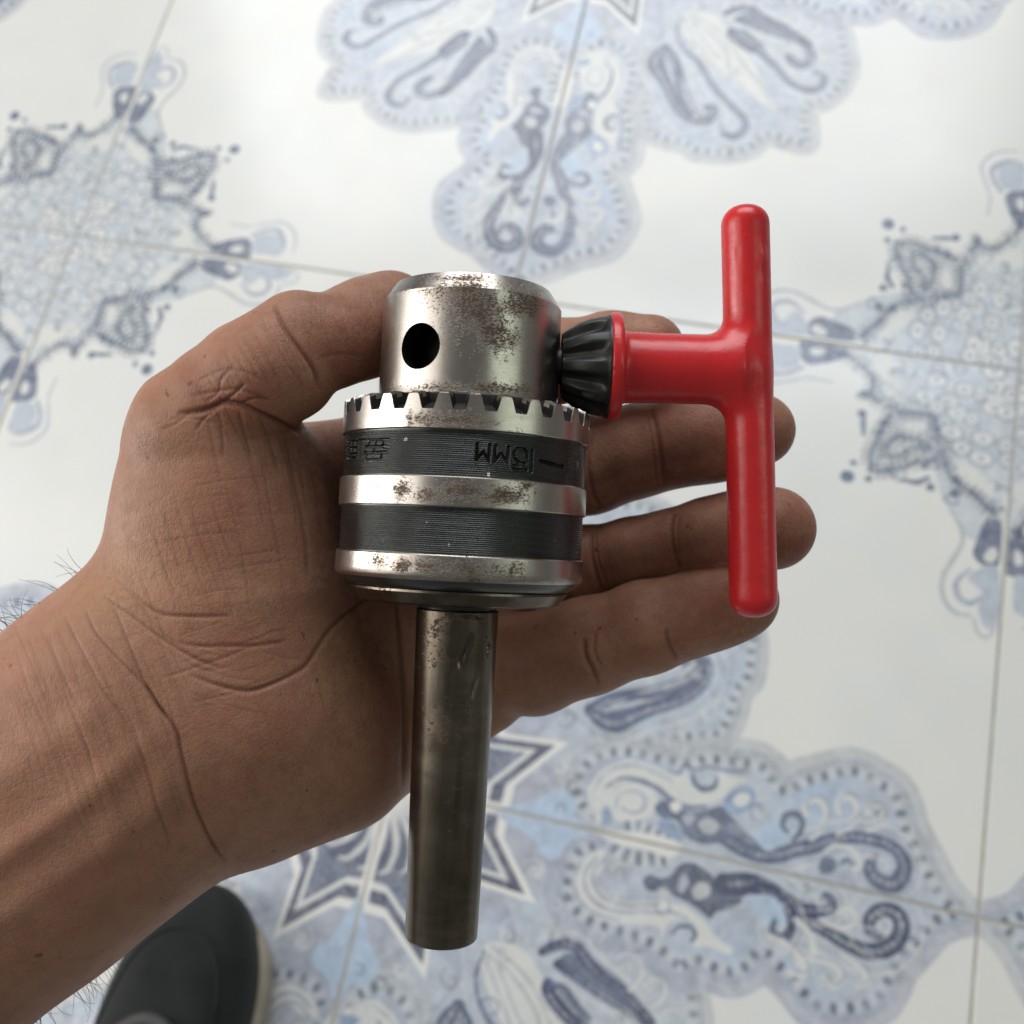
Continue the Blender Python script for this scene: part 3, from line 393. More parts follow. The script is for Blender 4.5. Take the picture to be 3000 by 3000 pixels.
def beads(pts, step, r, off):
    p = offset_curve(pts, -off)
    L = np.concatenate([[0], np.cumsum(np.linalg.norm(np.diff(p, axis=0), axis=1))])
    for k, s in enumerate(np.arange(step / 2, L[-1], step)):
        q = np.array([np.interp(s, L, p[:, 0]), np.interp(s, L, p[:, 1])])
        q2 = np.array([np.interp(s + 0.004, L, p[:, 0]), np.interp(s + 0.004, L, p[:, 1])])
        d = q2 - q
        nrm = np.array([-d[1], d[0]]) / (np.linalg.norm(d) + 1e-9)
        stroke([q - nrm * r * 0.8, q + nrm * r * 0.8], 'B', [r * 1.5, r * 1.5], 0.45 + .4 * float(rng.random()))
        s2 = s + step / 2
        q = np.array([np.interp(s2, L, p[:, 0]), np.interp(s2, L, p[:, 1])])
        stroke([q - nrm * r, q + nrm * r], 'P', [r * 0.9, r * 0.9], 0.7)


def draw(item):
    k, pts = item[0].rstrip('0'), item[1]
    if k == 'fill':
        fill(pts, item[2], 1.0 if item[2] not in 'T' else 0.85)
    elif k == 'line':
        stroke(pts, item[2], [item[3] * .7, item[3] * 1.2, item[3] * .8], 0.95, stip=.35 if item[2] in 'MDN' else 0)
    elif k == 'stroke':
        stroke(pts, item[2], [q_ * 1.15 for q_ in item[3]], 1.0, stip=.4)
        w_ = max(item[3])
        if w_ > .0115:
            c_ = catmull(pts, 8)
            L_ = np.concatenate([[0], np.cumsum(np.linalg.norm(np.diff(c_, axis=0), axis=1))])
            stroke(pts, 'V', [.001, .0035, .003, .001], .45)
            for s_ in np.arange(.01, L_[-1] - .008, .0125):
                x_, y_ = np.interp(s_, L_, c_[:, 0]) + rng.normal(0, .0012), np.interp(s_, L_, c_[:, 1]) + rng.normal(0, .0012)
                stroke([(x_, y_), (x_ + .0015, y_ + .001)], 'GVP'[int(rng.integers(3))], [w_ * .30, w_ * .30], .38)
        for q in (-1.15, -.8, .8, 1.15):
            stroke(offset_curve(pts, q * w_)[::4], 'VP'[abs(q) > 1], [.002, .004, .002], .7, 3)
    elif k == 'band':
        stroke(pts, item[2], [item[3] * 1.5] * 2, 0.75)
        stroke(pts, 'V', [0.005] * 2, 0.6)
    elif k == 'beads':
        beads(pts, *item[2:5])
    elif k == 'dot':
        stroke([pts[0], (pts[0][0] + 0.002, pts[0][1])], item[2], [item[3] * 2] * 2, 0.95)


for it in DESIGN:
    if it[0].endswith('0'):
        draw(it)
# blue ground of the small corner motif
fill([(1 - r_ * math.cos(a_), 1 - r_ * math.sin(a_)) for a_, r_ in [(k * math.pi / 60, .205 + .022 * math.cos(k * math.pi / 60 * 8) + .012 * math.sin(k * 1.9)) for k in range(31)]] + [(1.03, .82), (1.03, 1.03), (.82, 1.03)], 'T', .9)
for k in range(60):
    a_, r_ = rng.uniform(0, math.pi / 2), rng.uniform(.03, .19)
    q_ = (1 - r_ * math.cos(a_), 1 - r_ * math.sin(a_))
    e_ = rng.uniform(.006, .022)
    fill([(q_[0] + e_ * rng.uniform(.6, 1.3) * math.cos(t), q_[1] + e_ * rng.uniform(.5, 1) * math.sin(t)) for t in np.arange(0, 6.2, .8)], 'PVWGPLP'[k % 7], .6)
# rosette round the tile corner: eight pointed star in bands
P_ = lambda r, a: (r * math.cos(math.radians(a)), r * math.sin(math.radians(a)))
disc = [(0, 0)] + [P_(0.345 + 0.012 * math.cos(math.radians(8 * a)), a) for a in range(-8, 99, 4)]
fill(disc, 'V', 0.9, False)
for a0 in (0, 25, 45, 65, 90):
    fill([P_(0.36, a0 - 9), P_(0.36, a0 + 9), P_(0.26, a0 + 3), P_(0.26, a0 - 3)], 'L', 0.9)
star = [(0, .215), (12, .222), (25, .325), (35, .225), (45, .212), (55, .225), (65, .325), (78, .222), (90, .215)]


def star_fill(s, c, dr=0.0):
    fill([(0, -0.02), (-0.02, -0.02), (-0.02, 0)] + [(0, P_(.215 * s, 90)[1])] + [P_(r * s - dr, a) for a, r in reversed(star)], c, 1.0, False)


star_fill(1.0, 'W')
star_fill(0.925, 'D')
star_fill(0.82, 'P')
star_fill(0.76, 'M')
fill([P_(0.150 + 0.012 * math.cos(math.radians(12 * a)), a) for a in range(-20, 111, 5)] + [(-.1, -.1)], 'D', 0.6, False)
for a in range(0, 91, 15):
    stroke([P_(0.03, a), P_(0.10, a + 5), P_(0.14, a - 2), P_(0.15, a - 8)], 'P', [0.016, 0.012, 0.010, 0.005], 0.8)
fill([P_(0.045, a) for a in range(0, 360, 20)], 'P')
stroke([(0, 0), (0.20, 0)], 'W', [0.02, 0.02])
stroke([(0, 0), (0, 0.20)], 'W', [0.02, 0.02])
for it in DESIGN:
    if not it[0].endswith('0'):
        draw(it)
# lace along the edge of the corner motif and flowers inside it
for it in DESIGN:
    if it[0] == 'line' and it[2] == 'N' and len(it[1]) > 5:
        for off_ in (.011, -.011):
            beads(it[1], .0125, .0036, off_)
for rr_, n_ in ((.055, 3), (.10, 5), (.15, 7), (.19, 9)):
    for k in range(n_):
        a_ = math.pi / 2 * (k + rng.uniform(.25, .75)) / n_
        r2_ = rr_ + rng.uniform(-.015, .015)
        q_ = (1 - r2_ * math.cos(a_), 1 - r2_ * math.sin(a_))
        e_ = rng.uniform(.6, 1.5)
        fill([(q_[0] + e_ * .013 * math.cos(t), q_[1] + .013 * math.sin(t)) for t in np.arange(0, 6.2, .9)], 'W', .65)
        stroke([(q_[0] + e_ * .016 * math.cos(t), q_[1] + .016 * math.sin(t)) for t in np.arange(0, 6.6, .7)], 'N', [.003, .005], .55)
        stroke([(q_[0] + .004 * math.cos(t), q_[1] + .004 * math.sin(t)) for t in np.arange(0, 6.6, .9)], 'M', [.004, .004], .5)
for k in range(70):
    a_, r_ = rng.uniform(0, math.pi / 2), rng.uniform(.19, .33)
    q_ = (1 - r_ * math.cos(a_), 1 - r_ * math.sin(a_))
    if np.abs(img[int(q_[1] * N), int(q_[0] * N)] - PAL['W']).sum() > .05:
        t0_ = rng.uniform(0, 6.28)
        stroke([(q_[0] + .010 * math.cos(t0_ + t), q_[1] + .008 * math.sin(t0_ + t)) for t in np.arange(0, 4.4, .7)], 'NMW'[k % 3], [.003, .005, .002], .6)
# faint curls that fill the blue grounds
# the blue grounds are washed from grey to blue to lavender
t1_, t2_ = vnoise(N, 11, rng), vnoise(N, 7, rng)
isL = np.exp(-(np.abs(img - PAL['L']).sum(-1) / .05) ** 2)[..., None] + np.exp(-(np.abs(img - PAL['S']).sum(-1) / .05) ** 2)[..., None]
img += isL * (np.clip((t1_ - .5) * 3, 0, 1)[..., None] * (PAL['V'] - img) * .4 + np.clip((.45 - t1_) * 3, 0, 1)[..., None] * (PAL['G'] - img) * .4 + np.clip((t2_ - .6) * 3, 0, 1)[..., None] * (PAL['S'] - img) * .7)
inkm = (np.abs(img - PAL['W']).sum(-1) > .12) & (img.mean(-1) > .33)
for k in range(480):
    cx_, cy_ = rng.uniform(0, 1, 2)
    R_ = rng.uniform(.006, .024)
    ok = all(0 <= x < 1 and 0 <= y < 1 and inkm[int(y * N), int(x * N)] for x, y in ((cx_, cy_), (cx_ + R_ * 1.2, cy_), (cx_ - R_ * 1.2, cy_), (cx_, cy_ + R_ * 1.2), (cx_, cy_ - R_ * 1.2)))
    if not ok:
        continue
    a0_, sg_ = rng.uniform(0, 6.28), rng.choice([-1, 1])
    sp_ = [(cx_ + R_ * (1 - .13 * q) * math.cos(a0_ + sg_ * q * .9), cy_ + R_ * (1 - .13 * q) * math.sin(a0_ + sg_ * q * .9)) for q in range(7)]
    stroke(sp_, 'PVWGVPM'[k % 7], [.0025, .0045, .002], .6)
# mottled glaze and the stipple of the print
r_ = np.random.default_rng(3)
ink = np.clip((PAL['W'].mean() - img.mean(-1)) / PAL['W'].mean() * 1.6, 0, 1)
mott = vnoise(N, 9, r_) * 0.6 + vnoise(N, 23, r_) * 0.4 - 0.5
tint = np.array([1.0, 1.0, 1.0]) + mott[..., None] * np.array([-0.05, -0.02, 0.03])
img *= tint * (1 + 0.03 * (vnoise(N, 14, r_) - 0.5))[..., None]
grain = vnoise(N, 300, r_) * 0.5 + vnoise(N, 120, r_) * 0.5 - 0.5
img *= (1 + grain * 0.55 * ink)[..., None]
cl = vnoise(N, 60, r_) - 0.5
img *= (1 + cl * 0.30 * np.clip(ink * 1.5, 0, 1))[..., None]
img = np.clip(img, 0.01, 0.9)
tex = bpy.data.images.new('tile_print', N, N, float_buffer=True, alpha=False)
tex.colorspace_settings.name = 'Non-Color'
buf = np.ones((N, N, 4), np.float32)
buf[..., :3] = img
tex.pixels.foreach_set(buf.ravel())
tex.update()
tex.pack()

m_tile, nt, b = new_mat('glazed_tile')
ti = nd(nt, 'ShaderNodeTexImage', image=tex, interpolation='Cubic', extension='EXTEND')
uv = nd(nt, 'ShaderNodeUVMap', uv_map='print')
nt.links.new(uv.outputs[0], ti.inputs[0])
oi = nd(nt, 'ShaderNodeObjectInfo')
var = math_(nt, 'ADD', math_(nt, 'MULTIPLY', oi.outputs['Random'], 0.04), 0.97)
vm = nd(nt, 'ShaderNodeVectorMath', operation='SCALE')
nt.links.new(ti.outputs[0], vm.inputs[0])
nt.links.new(var, vm.inputs['Scale'])
geo = nd(nt, 'ShaderNodeNewGeometry')
dust = ramp(nt, noise(nt, geo.outputs['Position'], 9, 5), 0.35, 0.75)
base = mix(nt, math_(nt, 'MULTIPLY', dust, 0.10), vm.outputs[0], (0.60, 0.59, 0.56))
nt.links.new(base, b.inputs['Base Color'])
nt.links.new(math_(nt, 'ADD', math_(nt, 'MULTIPLY', dust, 0.10), 0.16), b.inputs['Roughness'])
b.inputs['IOR'].default_value = 1.5
bump(nt, noise(nt, geo.outputs['Position'], 14, 2), 0.05, 0.004, b)

m_grout, nt, b = new_mat('grout')
geo = nd(nt, 'ShaderNodeNewGeometry')
g = noise(nt, geo.outputs['Position'], 60, 4)
nt.links.new(ramp(nt, g, 0.3, 0.7, (0.34, 0.325, 0.285, 1), (0.46, 0.44, 0.40, 1)), b.inputs['Base Color'])
b.inputs['Roughness'].default_value = 0.9

bm = bmesh.new()
for x, y in ((-6, -6), (6, -6), (6, 6), (-6, 6)):
    bm.verts.new((x, y, -0.0007))
bm.faces.new(bm.verts)
me = bpy.data.meshes.new('floor')
bm.to_mesh(me)
floor = link('floor', me, m_grout, smooth=False)
floor['kind'] = 'structure'

# one tile mesh, its lower left corner at the rosette; bevelled, 3.2 mm joint
hw = TILE / 2 - 0.0011
prof = [(hw, -0.009), (hw, -0.0006), (hw - 0.0001, -0.0002), (hw - 0.0004, 0.0)]
V, F = [], []
for w_, z_ in prof:
    V += [(-w_, -w_, z_), (w_, -w_, z_), (w_, w_, z_), (-w_, w_, z_)]
for k in range(3):
    for j in range(4):
        F.append((4 * k + j, 4 * k + (j + 1) % 4, 4 * k + 4 + (j + 1) % 4, 4 * k + 4 + j))
F.append((12, 13, 14, 15))
F.append((3, 2, 1, 0))
tme = mesh_np('tile', V, F)
uvl = tme.uv_layers.new(name='print')
for lp in tme.loops:
    c = tme.vertices[lp.vertex_index].co
    uvl.data[lp.index].uv = (c.x / TILE + 0.5, c.y / TILE + 0.5)
tme.materials.append(m_tile)
for i in range(-4, 7):
    for j in range(-5, 7):
        o = bpy.data.objects.new('tile', tme)
        COL.objects.link(o)
        o.parent = floor
        # cell [i, i+1] x [j, j+1]; rosettes stand on odd/odd corners
        right_ = (i % 2 == 0)      # rosette on the right edge of the cell
        top_ = (j % 2 == 0)
        ang = {(False, False): 0, (True, False): 90, (True, True): 180, (False, True): 270}[(right_, top_)]
        o.location = ((i + 0.5) * TILE, (j + 0.5) * TILE, random.uniform(-0.0003, 0.0002))
        o.rotation_euler = (0, 0, math.radians(ang))
# ------------------------------------------------------------------ frames of the things held before the camera (mm in the camera frame at the shot)
AXIS = np.array([0.0489114, 0.99819192, -0.03493672])
FRONT = np.array([0.00170985, 0.03489485, 0.99938953])
RIGHT = np.array([0.99880166, -0.04894128, 0.0])
CH0 = np.array([-10.67, 0.0, -221.5])          # point of the chuck axis, s = 0


def chuck_local(P):
    q = P - CH0
    return q @ RIGHT, q @ FRONT, q @ AXIS


# ------------------------------------------------------------------ hand: one continuous body from a distance field
def cv(u, v, d):
    return np.array([(u - 1500) / 3000 * d, (1500 - v) / 3000 * d, -d])


HH = 0.66
lo = np.array([-152.0, -142.0, -288.0])
hi = np.array([78.0, 60.0, -182.0])
gx, gy, gz = [np.arange(lo[i], hi[i], HH) for i in range(3)]
SHAPE = (len(gx), len(gy), len(gz))


def cap(arr, A, B, k, flat=1.0, boost=None):
    """smooth-add a tapered capsule: A, B = (u, v, depth, r_px)"""
    a, b_ = cv(*A[:3]), cv(*B[:3])
    ra, rb = A[3] * A[2] / 3000, B[3] * B[2] / 3000
    pad = k + 4
    sl = []
    for i, g in enumerate((gx, gy, gz)):
        l_ = min(a[i] - ra, b_[i] - rb) - pad
        h_ = max(a[i] + ra, b_[i] + rb) + pad
        sl.append(slice(max(np.searchsorted(g, l_) - 1, 0), np.searchsorted(g, h_) + 1))
    X, Y, Z = gx[sl[0]][:, None, None], gy[sl[1]][None, :, None], gz[sl[2]][None, None, :] * flat
    a, b_ = a * (1, 1, flat), b_ * (1, 1, flat)
    d = b_ - a
    t = np.clip(((X - a[0]) * d[0] + (Y - a[1]) * d[1] + (Z - a[2]) * d[2]) / max(d @ d, 1e-9), 0, 1)
    f = np.sqrt((X - a[0] - t * d[0]) ** 2 + (Y - a[1] - t * d[1]) ** 2 + (Z - a[2] - t * d[2]) ** 2) - (ra + (rb - ra) * t)
    s = arr[tuple(sl)]
    s[:] = smin(s, f.astype(np.float32), k)


def field():
    return np.full(SHAPE, 40.0, np.float32)


palm = field()
ARM = [(-420, 2818, 214, 468), (60, 2430, 222, 452), (300, 2236, 226, 454), (480, 2090, 229, 446), (600, 2010, 232, 420)]
for p, q in zip(ARM, ARM[1:]):
    cap(palm, (p[0], p[1], p[2] + 5, p[3]), (q[0], q[1], q[2] + 5, q[3]), 6, 1.28)
# thenar
cap(palm, (640, 1700, 236, 346), (622, 1318, 233, 248), 8, 1.2)
cap(palm, (690, 1480, 241, 255), (800, 1750, 245, 240), 12, 1.2)
# hypothenar
cap(palm, (700, 2180, 237, 288), (925, 2140, 243, 266), 12, 1.22)
cap(palm, (770, 2300, 236, 200), (980, 2210, 242, 215), 8, 1.3)
# deep palm slab behind the chuck
cap(palm, (980, 1480, 261, 190), (1120, 1900, 258, 240), 10, 1.4)
cap(palm, (1000, 2195, 254, 210), (1395, 2005, 263, 150), 8, 1.3)
cap(palm, (800, 1440, 252, 175), (1130, 1335, 264, 118), 8, 1.0)      # web to the forefinger
for mc in ((1230, 1290), (1330, 1460), (1390, 1680), (1390, 1890)):
    cap(palm, (900, 1900, 258, 170), (mc[0], mc[1], 264, 125), 8, 1.0)
BASE = palm


def chain(pts, k=3, flat=1.0):
    f = field()
    for p, q in zip(pts, pts[1:]):
        cap(f, p, q, k, flat)
    return f


THUMB = chain([(595, 1250, 231, 198), (650, 1185, 229, 172), (740, 1110, 227, 168), (820, 1058, 226, 160), (880, 1005, 227, 148), (960, 1000, 231, 132), (1040, 972, 236, 134), (1090, 954, 239.5, 132), (1118, 942, 241, 130)], 1.5)
cap(THUMB, (770, 1120, 224, 135), (850, 1100, 224, 118), 5)
cap(THUMB, (990, 1005, 229, 112), (1070, 972, 235, 120), 4)
cap(THUMB, (1110, 945, 241, 122), (1160, 906, 243, 102), 5)
INDEX = chain([(1150, 1325, 264, 122), (1400, 1180, 264, 118), (1640, 1056, 257, 112), (1790, 1030, 251, 108), (1905, 1022, 247, 100)], 4)
MIDDLE = chain([(1330, 1440, 265, 128), (1600, 1385, 264, 128), (1720, 1362, 262, 138), (1880, 1318, 257, 127), (2000, 1292, 253, 122), (2110, 1277, 250, 122), (2222, 1260, 247, 106)], 4)
RING = chain([(1380, 1690, 265, 124), (1713, 1652, 261, 104), (1850, 1624, 256, 97), (1965, 1598, 252, 97), (2075, 1568, 248, 100), (2180, 1552, 245, 110), (2268, 1548, 242, 120)], 4)
LITTLE = chain([(1380, 1890, 265, 126), (1560, 1945, 256, 140), (1720, 1893, 252, 134), (1900, 1836, 248, 127), (2030, 1796, 245, 116), (2120, 1772, 243, 110), (2175, 1757, 241, 106)], 4)
F = smin(BASE, THUMB, 3.5)
for fg in (INDEX, MIDDLE, RING, LITTLE):
    F = np.minimum(F, smin(BASE, fg, 8)) if fg is INDEX else smin(F, smin(BASE, fg, 6), 1.0)
del palm, THUMB, INDEX, MIDDLE, RING, LITTLE
# flesh gives way to the chuck and the key grip that press into it
X, Y, Z = np.meshgrid(gx.astype(np.float32), gy.astype(np.float32), gz.astype(np.float32), indexing='ij')
ql = [(X - CH0[0]) * v[0] + (Y - CH0[1]) * v[1] + (Z - CH0[2]) * v[2] for v in (RIGHT, FRONT, AXIS)]
rad = np.sqrt(ql[0] ** 2 + ql[1] ** 2)
for r_c, s0_, s1_ in ((26.5, -14.5, 22.3), (24.0, -19.5, -13.0), (19.4, 20.0, 48.0), (9.0, -90.0, -18.0)):
    cyl = np.maximum(rad - r_c, np.abs(ql[2] - (s0_ + s1_) / 2) - (s1_ - s0_) / 2)
    F = -smin(-F, cyl - 0.15, 1.6)
del X, Y, Z, ql, rad, cyl
V, Q = surface_nets(F, lo, HH)
del F
me = mesh_np('hand_base', V / 1000.0, Q)
tmp = bpy.data.objects.new('tmp', me)
COL.objects.link(tmp)
sm = tmp.modifiers.new('s', 'SMOOTH')
sm.factor, sm.iterations = 0.5, 3
ss = tmp.modifiers.new('d', 'SUBSURF')
ss.levels = 1
hand_me = bpy.data.meshes.new_from_object(tmp.evaluated_get(bpy.context.evaluated_depsgraph_get()))
bpy.data.objects.remove(tmp)
nV = len(hand_me.vertices)
P = np.empty(nV * 3, np.float32)
hand_me.vertices.foreach_get('co', P)
P = P.reshape(-1, 3).astype(float)
NRM = np.empty(nV * 3, np.float32)
hand_me.vertices.foreach_get('normal', NRM)
NRM = NRM.reshape(-1, 3)
px = cam_px(P)
view = -P / np.linalg.norm(P, axis=1)[:, None]
facing = (NRM * view).sum(1)
front_ok = facing > -0.05

# folds of the skin: (points, width, depth mm, redness)
FOLDS = [
    # wrist
    ([(323, 1754), (431, 2016), (511, 2131), (532, 2211), (565, 2346), (620, 2470), (660, 2525)], 11, .85, .6),
    ([(188, 1801), (222, 1875), (303, 2023), (377, 2131), (431, 2258), (464, 2373), (511, 2507)], 10, .45, .4),
    ([(249, 1787), (289, 1868), (404, 1989), (444, 2036), (490, 2110)], 9, .6, .5),
    ([(47, 1902), (87, 2023), (175, 2218), (235, 2400), (330, 2580)], 9, .22, .2),
    ([(140, 1850), (190, 1990), (275, 2150), (340, 2330), (400, 2480)], 8, .2, .2),
    ([(350, 2050), (400, 2150), (425, 2250)], 8, .25, .2),
    # thenar root
    ([(303, 1747), (380, 1800), (471, 1868), (572, 1929), (646, 1956)], 9, .5, .5),
    ([(377, 1720), (431, 1774), (484, 1801), (580, 1806), (680, 1804)], 9, .45, .5),
    ([(520, 1880), (572, 1892), (680, 1893), (740, 1892), (800, 1885), (841, 1875)], 9, .4, .45),
    ([(340, 1690), (400, 1760), (470, 1850), (540, 1900)], 7, .25, .3),
    ([(470, 1990), (560, 1960), (650, 1930), (720, 1900)], 6, .2, .3),
    ([(540, 1935), (600, 1965), (680, 1950)], 6, .2, .3),
    ([(560, 2060), (640, 2040), (700, 2030)], 6, .2, .3),
    # life line
    ([(1200, 1640), (1120, 1730), (1050, 1770), (980, 1830), (942, 1880), (895, 1950), (828, 1989), (733, 2023), (646, 2010), (552, 1976)], 11, .7, .5),
    ([(930, 1690), (1000, 1740), (1080, 1765)], 8, .2, .2),
    # fold of the cupped palm beside the shank
    ([(1160, 1730), (1172, 1850), (1182, 2000), (1186, 2150), (1180, 2330)], 13, 1.1, .5),
    # thumb root
    ([(520, 1215), (602, 1200), (640, 1185), (658, 1178), (714, 1186), (764, 1210), (826, 1240), (880, 1270)], 13, 1.3, .9),
    ([(560, 1160), (640, 1145), (700, 1140), (780, 1165)], 8, .3, .6),
    ([(570, 1120), (650, 1085), (720, 1090), (800, 1130)], 8, .22, .5),
    ([(600, 1180), (640, 1150), (650, 1110), (690, 1070)], 7, .3, .6),
    ([(826, 1247), (857, 1383), (894, 1570), (905, 1694)], 12, .5, .25),
    ([(610, 1230), (630, 1330), (650, 1420)], 8, .2, .3),
    ([(490, 1230), (560, 1225), (640, 1240)], 7, .2, .3),
    # thumb middle joint
    ([(800, 895), (814, 917), (839, 967), (882, 1029), (919, 1085), (935, 1145)], 11, 1.0, .6),
    ([(760, 930), (800, 1000), (850, 1080), (890, 1140)], 7, .25, .3),
    ([(720, 960), (770, 1040), (830, 1130)], 7, .2, .3),
    ([(690, 1000), (730, 1060), (790, 1150)], 7, .2, .3),
    ([(655, 1178), (690, 1150), (720, 1120)], 8, .5, .8), ([(700, 1186), (745, 1165), (790, 1170)], 7, .4, .8), ([(640, 1195), (600, 1225), (575, 1260)], 7, .3, .6), ([(560, 1205), (520, 1240), (470, 1260)], 7, .25, .4),
    ([(640, 1195), (650, 1260), (655, 1340)], 8, .3, .4), ([(700, 1195), (715, 1270), (735, 1350)], 8, .3, .4), ([(760, 1215), (790, 1300), (815, 1390)], 8, .3, .35),
    ([(930, 1050), (1000, 1035), (1060, 1045)], 8, .2, .3),
    # finger joints
    ([(1910, 1200), (1928, 1283), (1945, 1420)], 12, 0.77, 0.54), ([(1895, 1210), (1910, 1290), (1925, 1425)], 9, 0.34, 0.36),
    ([(1975, 1505), (1967, 1543), (1975, 1610), (1995, 1670)], 11, 0.68, 0.54), ([(1990, 1510), (1985, 1560), (1993, 1640)], 8, 0.34, 0.36),
    ([(1732, 1560), (1735, 1630), (1750, 1690), (1768, 1735)], 11, 0.77, 0.54), ([(1745, 1560), (1752, 1640), (1785, 1730)], 8, 0.42, 0.36),
    ([(1711, 1870), (1715, 1920), (1735, 1960), (1755, 2005)], 11, 0.94, 0.54), ([(1745, 1850), (1742, 1910), (1760, 1950)], 8, 0.51, 0.36),
    ([(1950, 1840), (1955, 1871), (1968, 1904), (1985, 1930)], 10, 0.68, 0.54),
    ([(1740, 1250), (1722, 1340), (1735, 1440), (1760, 1490)], 11, 0.59, 0.36),
]
# the fine crossing lines of the ball of the thumb
for k in range(18):
    u0 = 380 + k * 35 + rng.uniform(-9, 9)
    v0 = 1620 - k * 26 + rng.uniform(-90, 90) if k < 9 else 1230 + rng.uniform(0, 120)
    ln = rng.uniform(180, 420)
    s_ = 0.36 - 0.013 * k + rng.uniform(-.08, .08)
    FOLDS.append(([(u0, v0), (u0 + ln * s_ * .5 + rng.uniform(-8, 8), v0 + ln * .5), (u0 + ln * s_ + rng.uniform(-14, 14), v0 + ln)], rng.uniform(5, 7.5), rng.uniform(.04, .15), .42))
for k in range(9):
    u0 = 420 + rng.uniform(0, 330)
    v0 = 1310 + k * 55 + rng.uniform(-25, 25) + rng.uniform(-10, 10)
    ln = rng.uniform(120, 330)
    FOLDS.append(([(u0, v0), (u0 + ln * .5, v0 - ln * .11 + rng.uniform(-7, 7)), (u0 + ln, v0 - ln * .15)], rng.uniform(5, 7), rng.uniform(.04, .13), .45))
for k in range(48):
    u0 = 30 + k * 9 + rng.uniform(-10, 10)
    v0 = 1860 + rng.uniform(-40, 340)
    ln = rng.uniform(150, 330)
    FOLDS.append(([(u0, v0), (u0 + ln * .22, v0 + ln * .5), (u0 + ln * .38, v0 + ln)], rng.uniform(5, 8), rng.uniform(.05, .13), .35))
for k in range(16):     # bent wrinkles over the thumb's first phalanx
    t_ = k / 15
    u0, v0 = 560 + 250 * t_ + rng.uniform(-10, 10), 1110 - 190 * t_ + rng.uniform(-10, 20)
    ln = rng.uniform(60, 180)
    FOLDS.append(([(u0, v0), (u0 + ln * .35, v0 + ln * .55), (u0 + ln * .6, v0 + ln * 1.1)], rng.uniform(5, 7), rng.uniform(.04, .13), .45))
for k in range(22):     # hypothenar criss-cross
    u0, v0 = rng.uniform(480, 760), rng.uniform(1860, 2060)
    ln = rng.uniform(70, 190)
    a_ = rng.choice([0.25, -0.35])
    FOLDS.append(([(u0, v0), (u0 + ln * .5, v0 + ln * a_ * .5 + rng.uniform(-6, 6)), (u0 + ln, v0 + ln * a_)], rng.uniform(4.5, 6.5), rng.uniform(.05, .15), .4))

disp = np.zeros(nV)
crease = np.zeros(nV)
idx_front = np.where(front_ok)[0]
pf = px[idx_front]
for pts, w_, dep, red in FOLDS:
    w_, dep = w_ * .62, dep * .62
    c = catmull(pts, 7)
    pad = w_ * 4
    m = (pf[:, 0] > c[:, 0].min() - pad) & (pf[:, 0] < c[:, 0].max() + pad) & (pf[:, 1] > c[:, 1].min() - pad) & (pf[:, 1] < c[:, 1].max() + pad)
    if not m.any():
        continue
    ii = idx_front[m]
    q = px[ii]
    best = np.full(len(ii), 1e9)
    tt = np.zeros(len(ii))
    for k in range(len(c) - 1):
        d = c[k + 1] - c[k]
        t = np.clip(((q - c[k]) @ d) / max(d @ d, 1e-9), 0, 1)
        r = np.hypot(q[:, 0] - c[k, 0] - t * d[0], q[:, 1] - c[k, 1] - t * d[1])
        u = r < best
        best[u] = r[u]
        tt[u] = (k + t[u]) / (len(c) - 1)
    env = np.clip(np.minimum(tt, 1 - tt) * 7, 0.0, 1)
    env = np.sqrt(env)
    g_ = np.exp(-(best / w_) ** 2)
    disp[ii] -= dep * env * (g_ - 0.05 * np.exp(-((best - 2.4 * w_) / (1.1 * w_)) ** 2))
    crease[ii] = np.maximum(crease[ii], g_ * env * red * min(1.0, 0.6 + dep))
# soft swellings: finger pads, tendons of the wrist, flesh
for (u, v, ru, rv, h_) in ((1830, 1330, 65, 110, 1.3), (2060, 1285, 75, 100, 1.3), (1860, 1620, 75, 80, 1.2), (2060, 1575, 60, 80, 1.0), (1610, 1930, 75, 110, 1.4), (1850, 1850, 75, 100, 1.3), (2060, 1790, 60, 80, 1.0), (2260, 1545, 60, 90, .8), (1660, 1400, 50, 100, .8), (1650, 1650, 50, 80, .7),
                           (620, 1480, 200, 220, 1.2), (760, 2160, 180, 170, 1.5), (760, 1060, 90, 80, .9), (1010, 960, 80, 90, .8), (180, 2080, 60, 60, -.6), (470, 2300, 50, 110, .8), (330, 2420, 60, 120, .7)):
    disp += np.where(front_ok, h_ * np.exp(-((px[:, 0] - u) / ru) ** 2 - ((px[:, 1] - v) / rv) ** 2), 0)
# tendons and veins running along the forearm
al = np.array([-0.78, 0.63])
ac = (px - np.array([420, 2130])) @ np.array([0.63, 0.78])
lg = (px - np.array([420, 2130])) @ al
for off_, hh_, ww_ in ((40, .9, 45), (190, .6, 50), (-160, .5, 60)):
    disp += np.where(front_ok, hh_ * np.exp(-((ac - off_ - 14 * np.sin(lg / 160)) / ww_) ** 2) / (1 + np.exp(-(lg - 40) / 60)), 0)
P = P + NRM * (disp / 1000.0)[:, None]
hand_me.vertices.foreach_set('co', P.astype(np.float32).ravel())
hand_me.update()


def blob(u, v, ru, rv=None):
    rv = rv or ru
    return np.exp(-((px[:, 0] - u) / ru) ** 2 - ((px[:, 1] - v) / rv) ** 2)


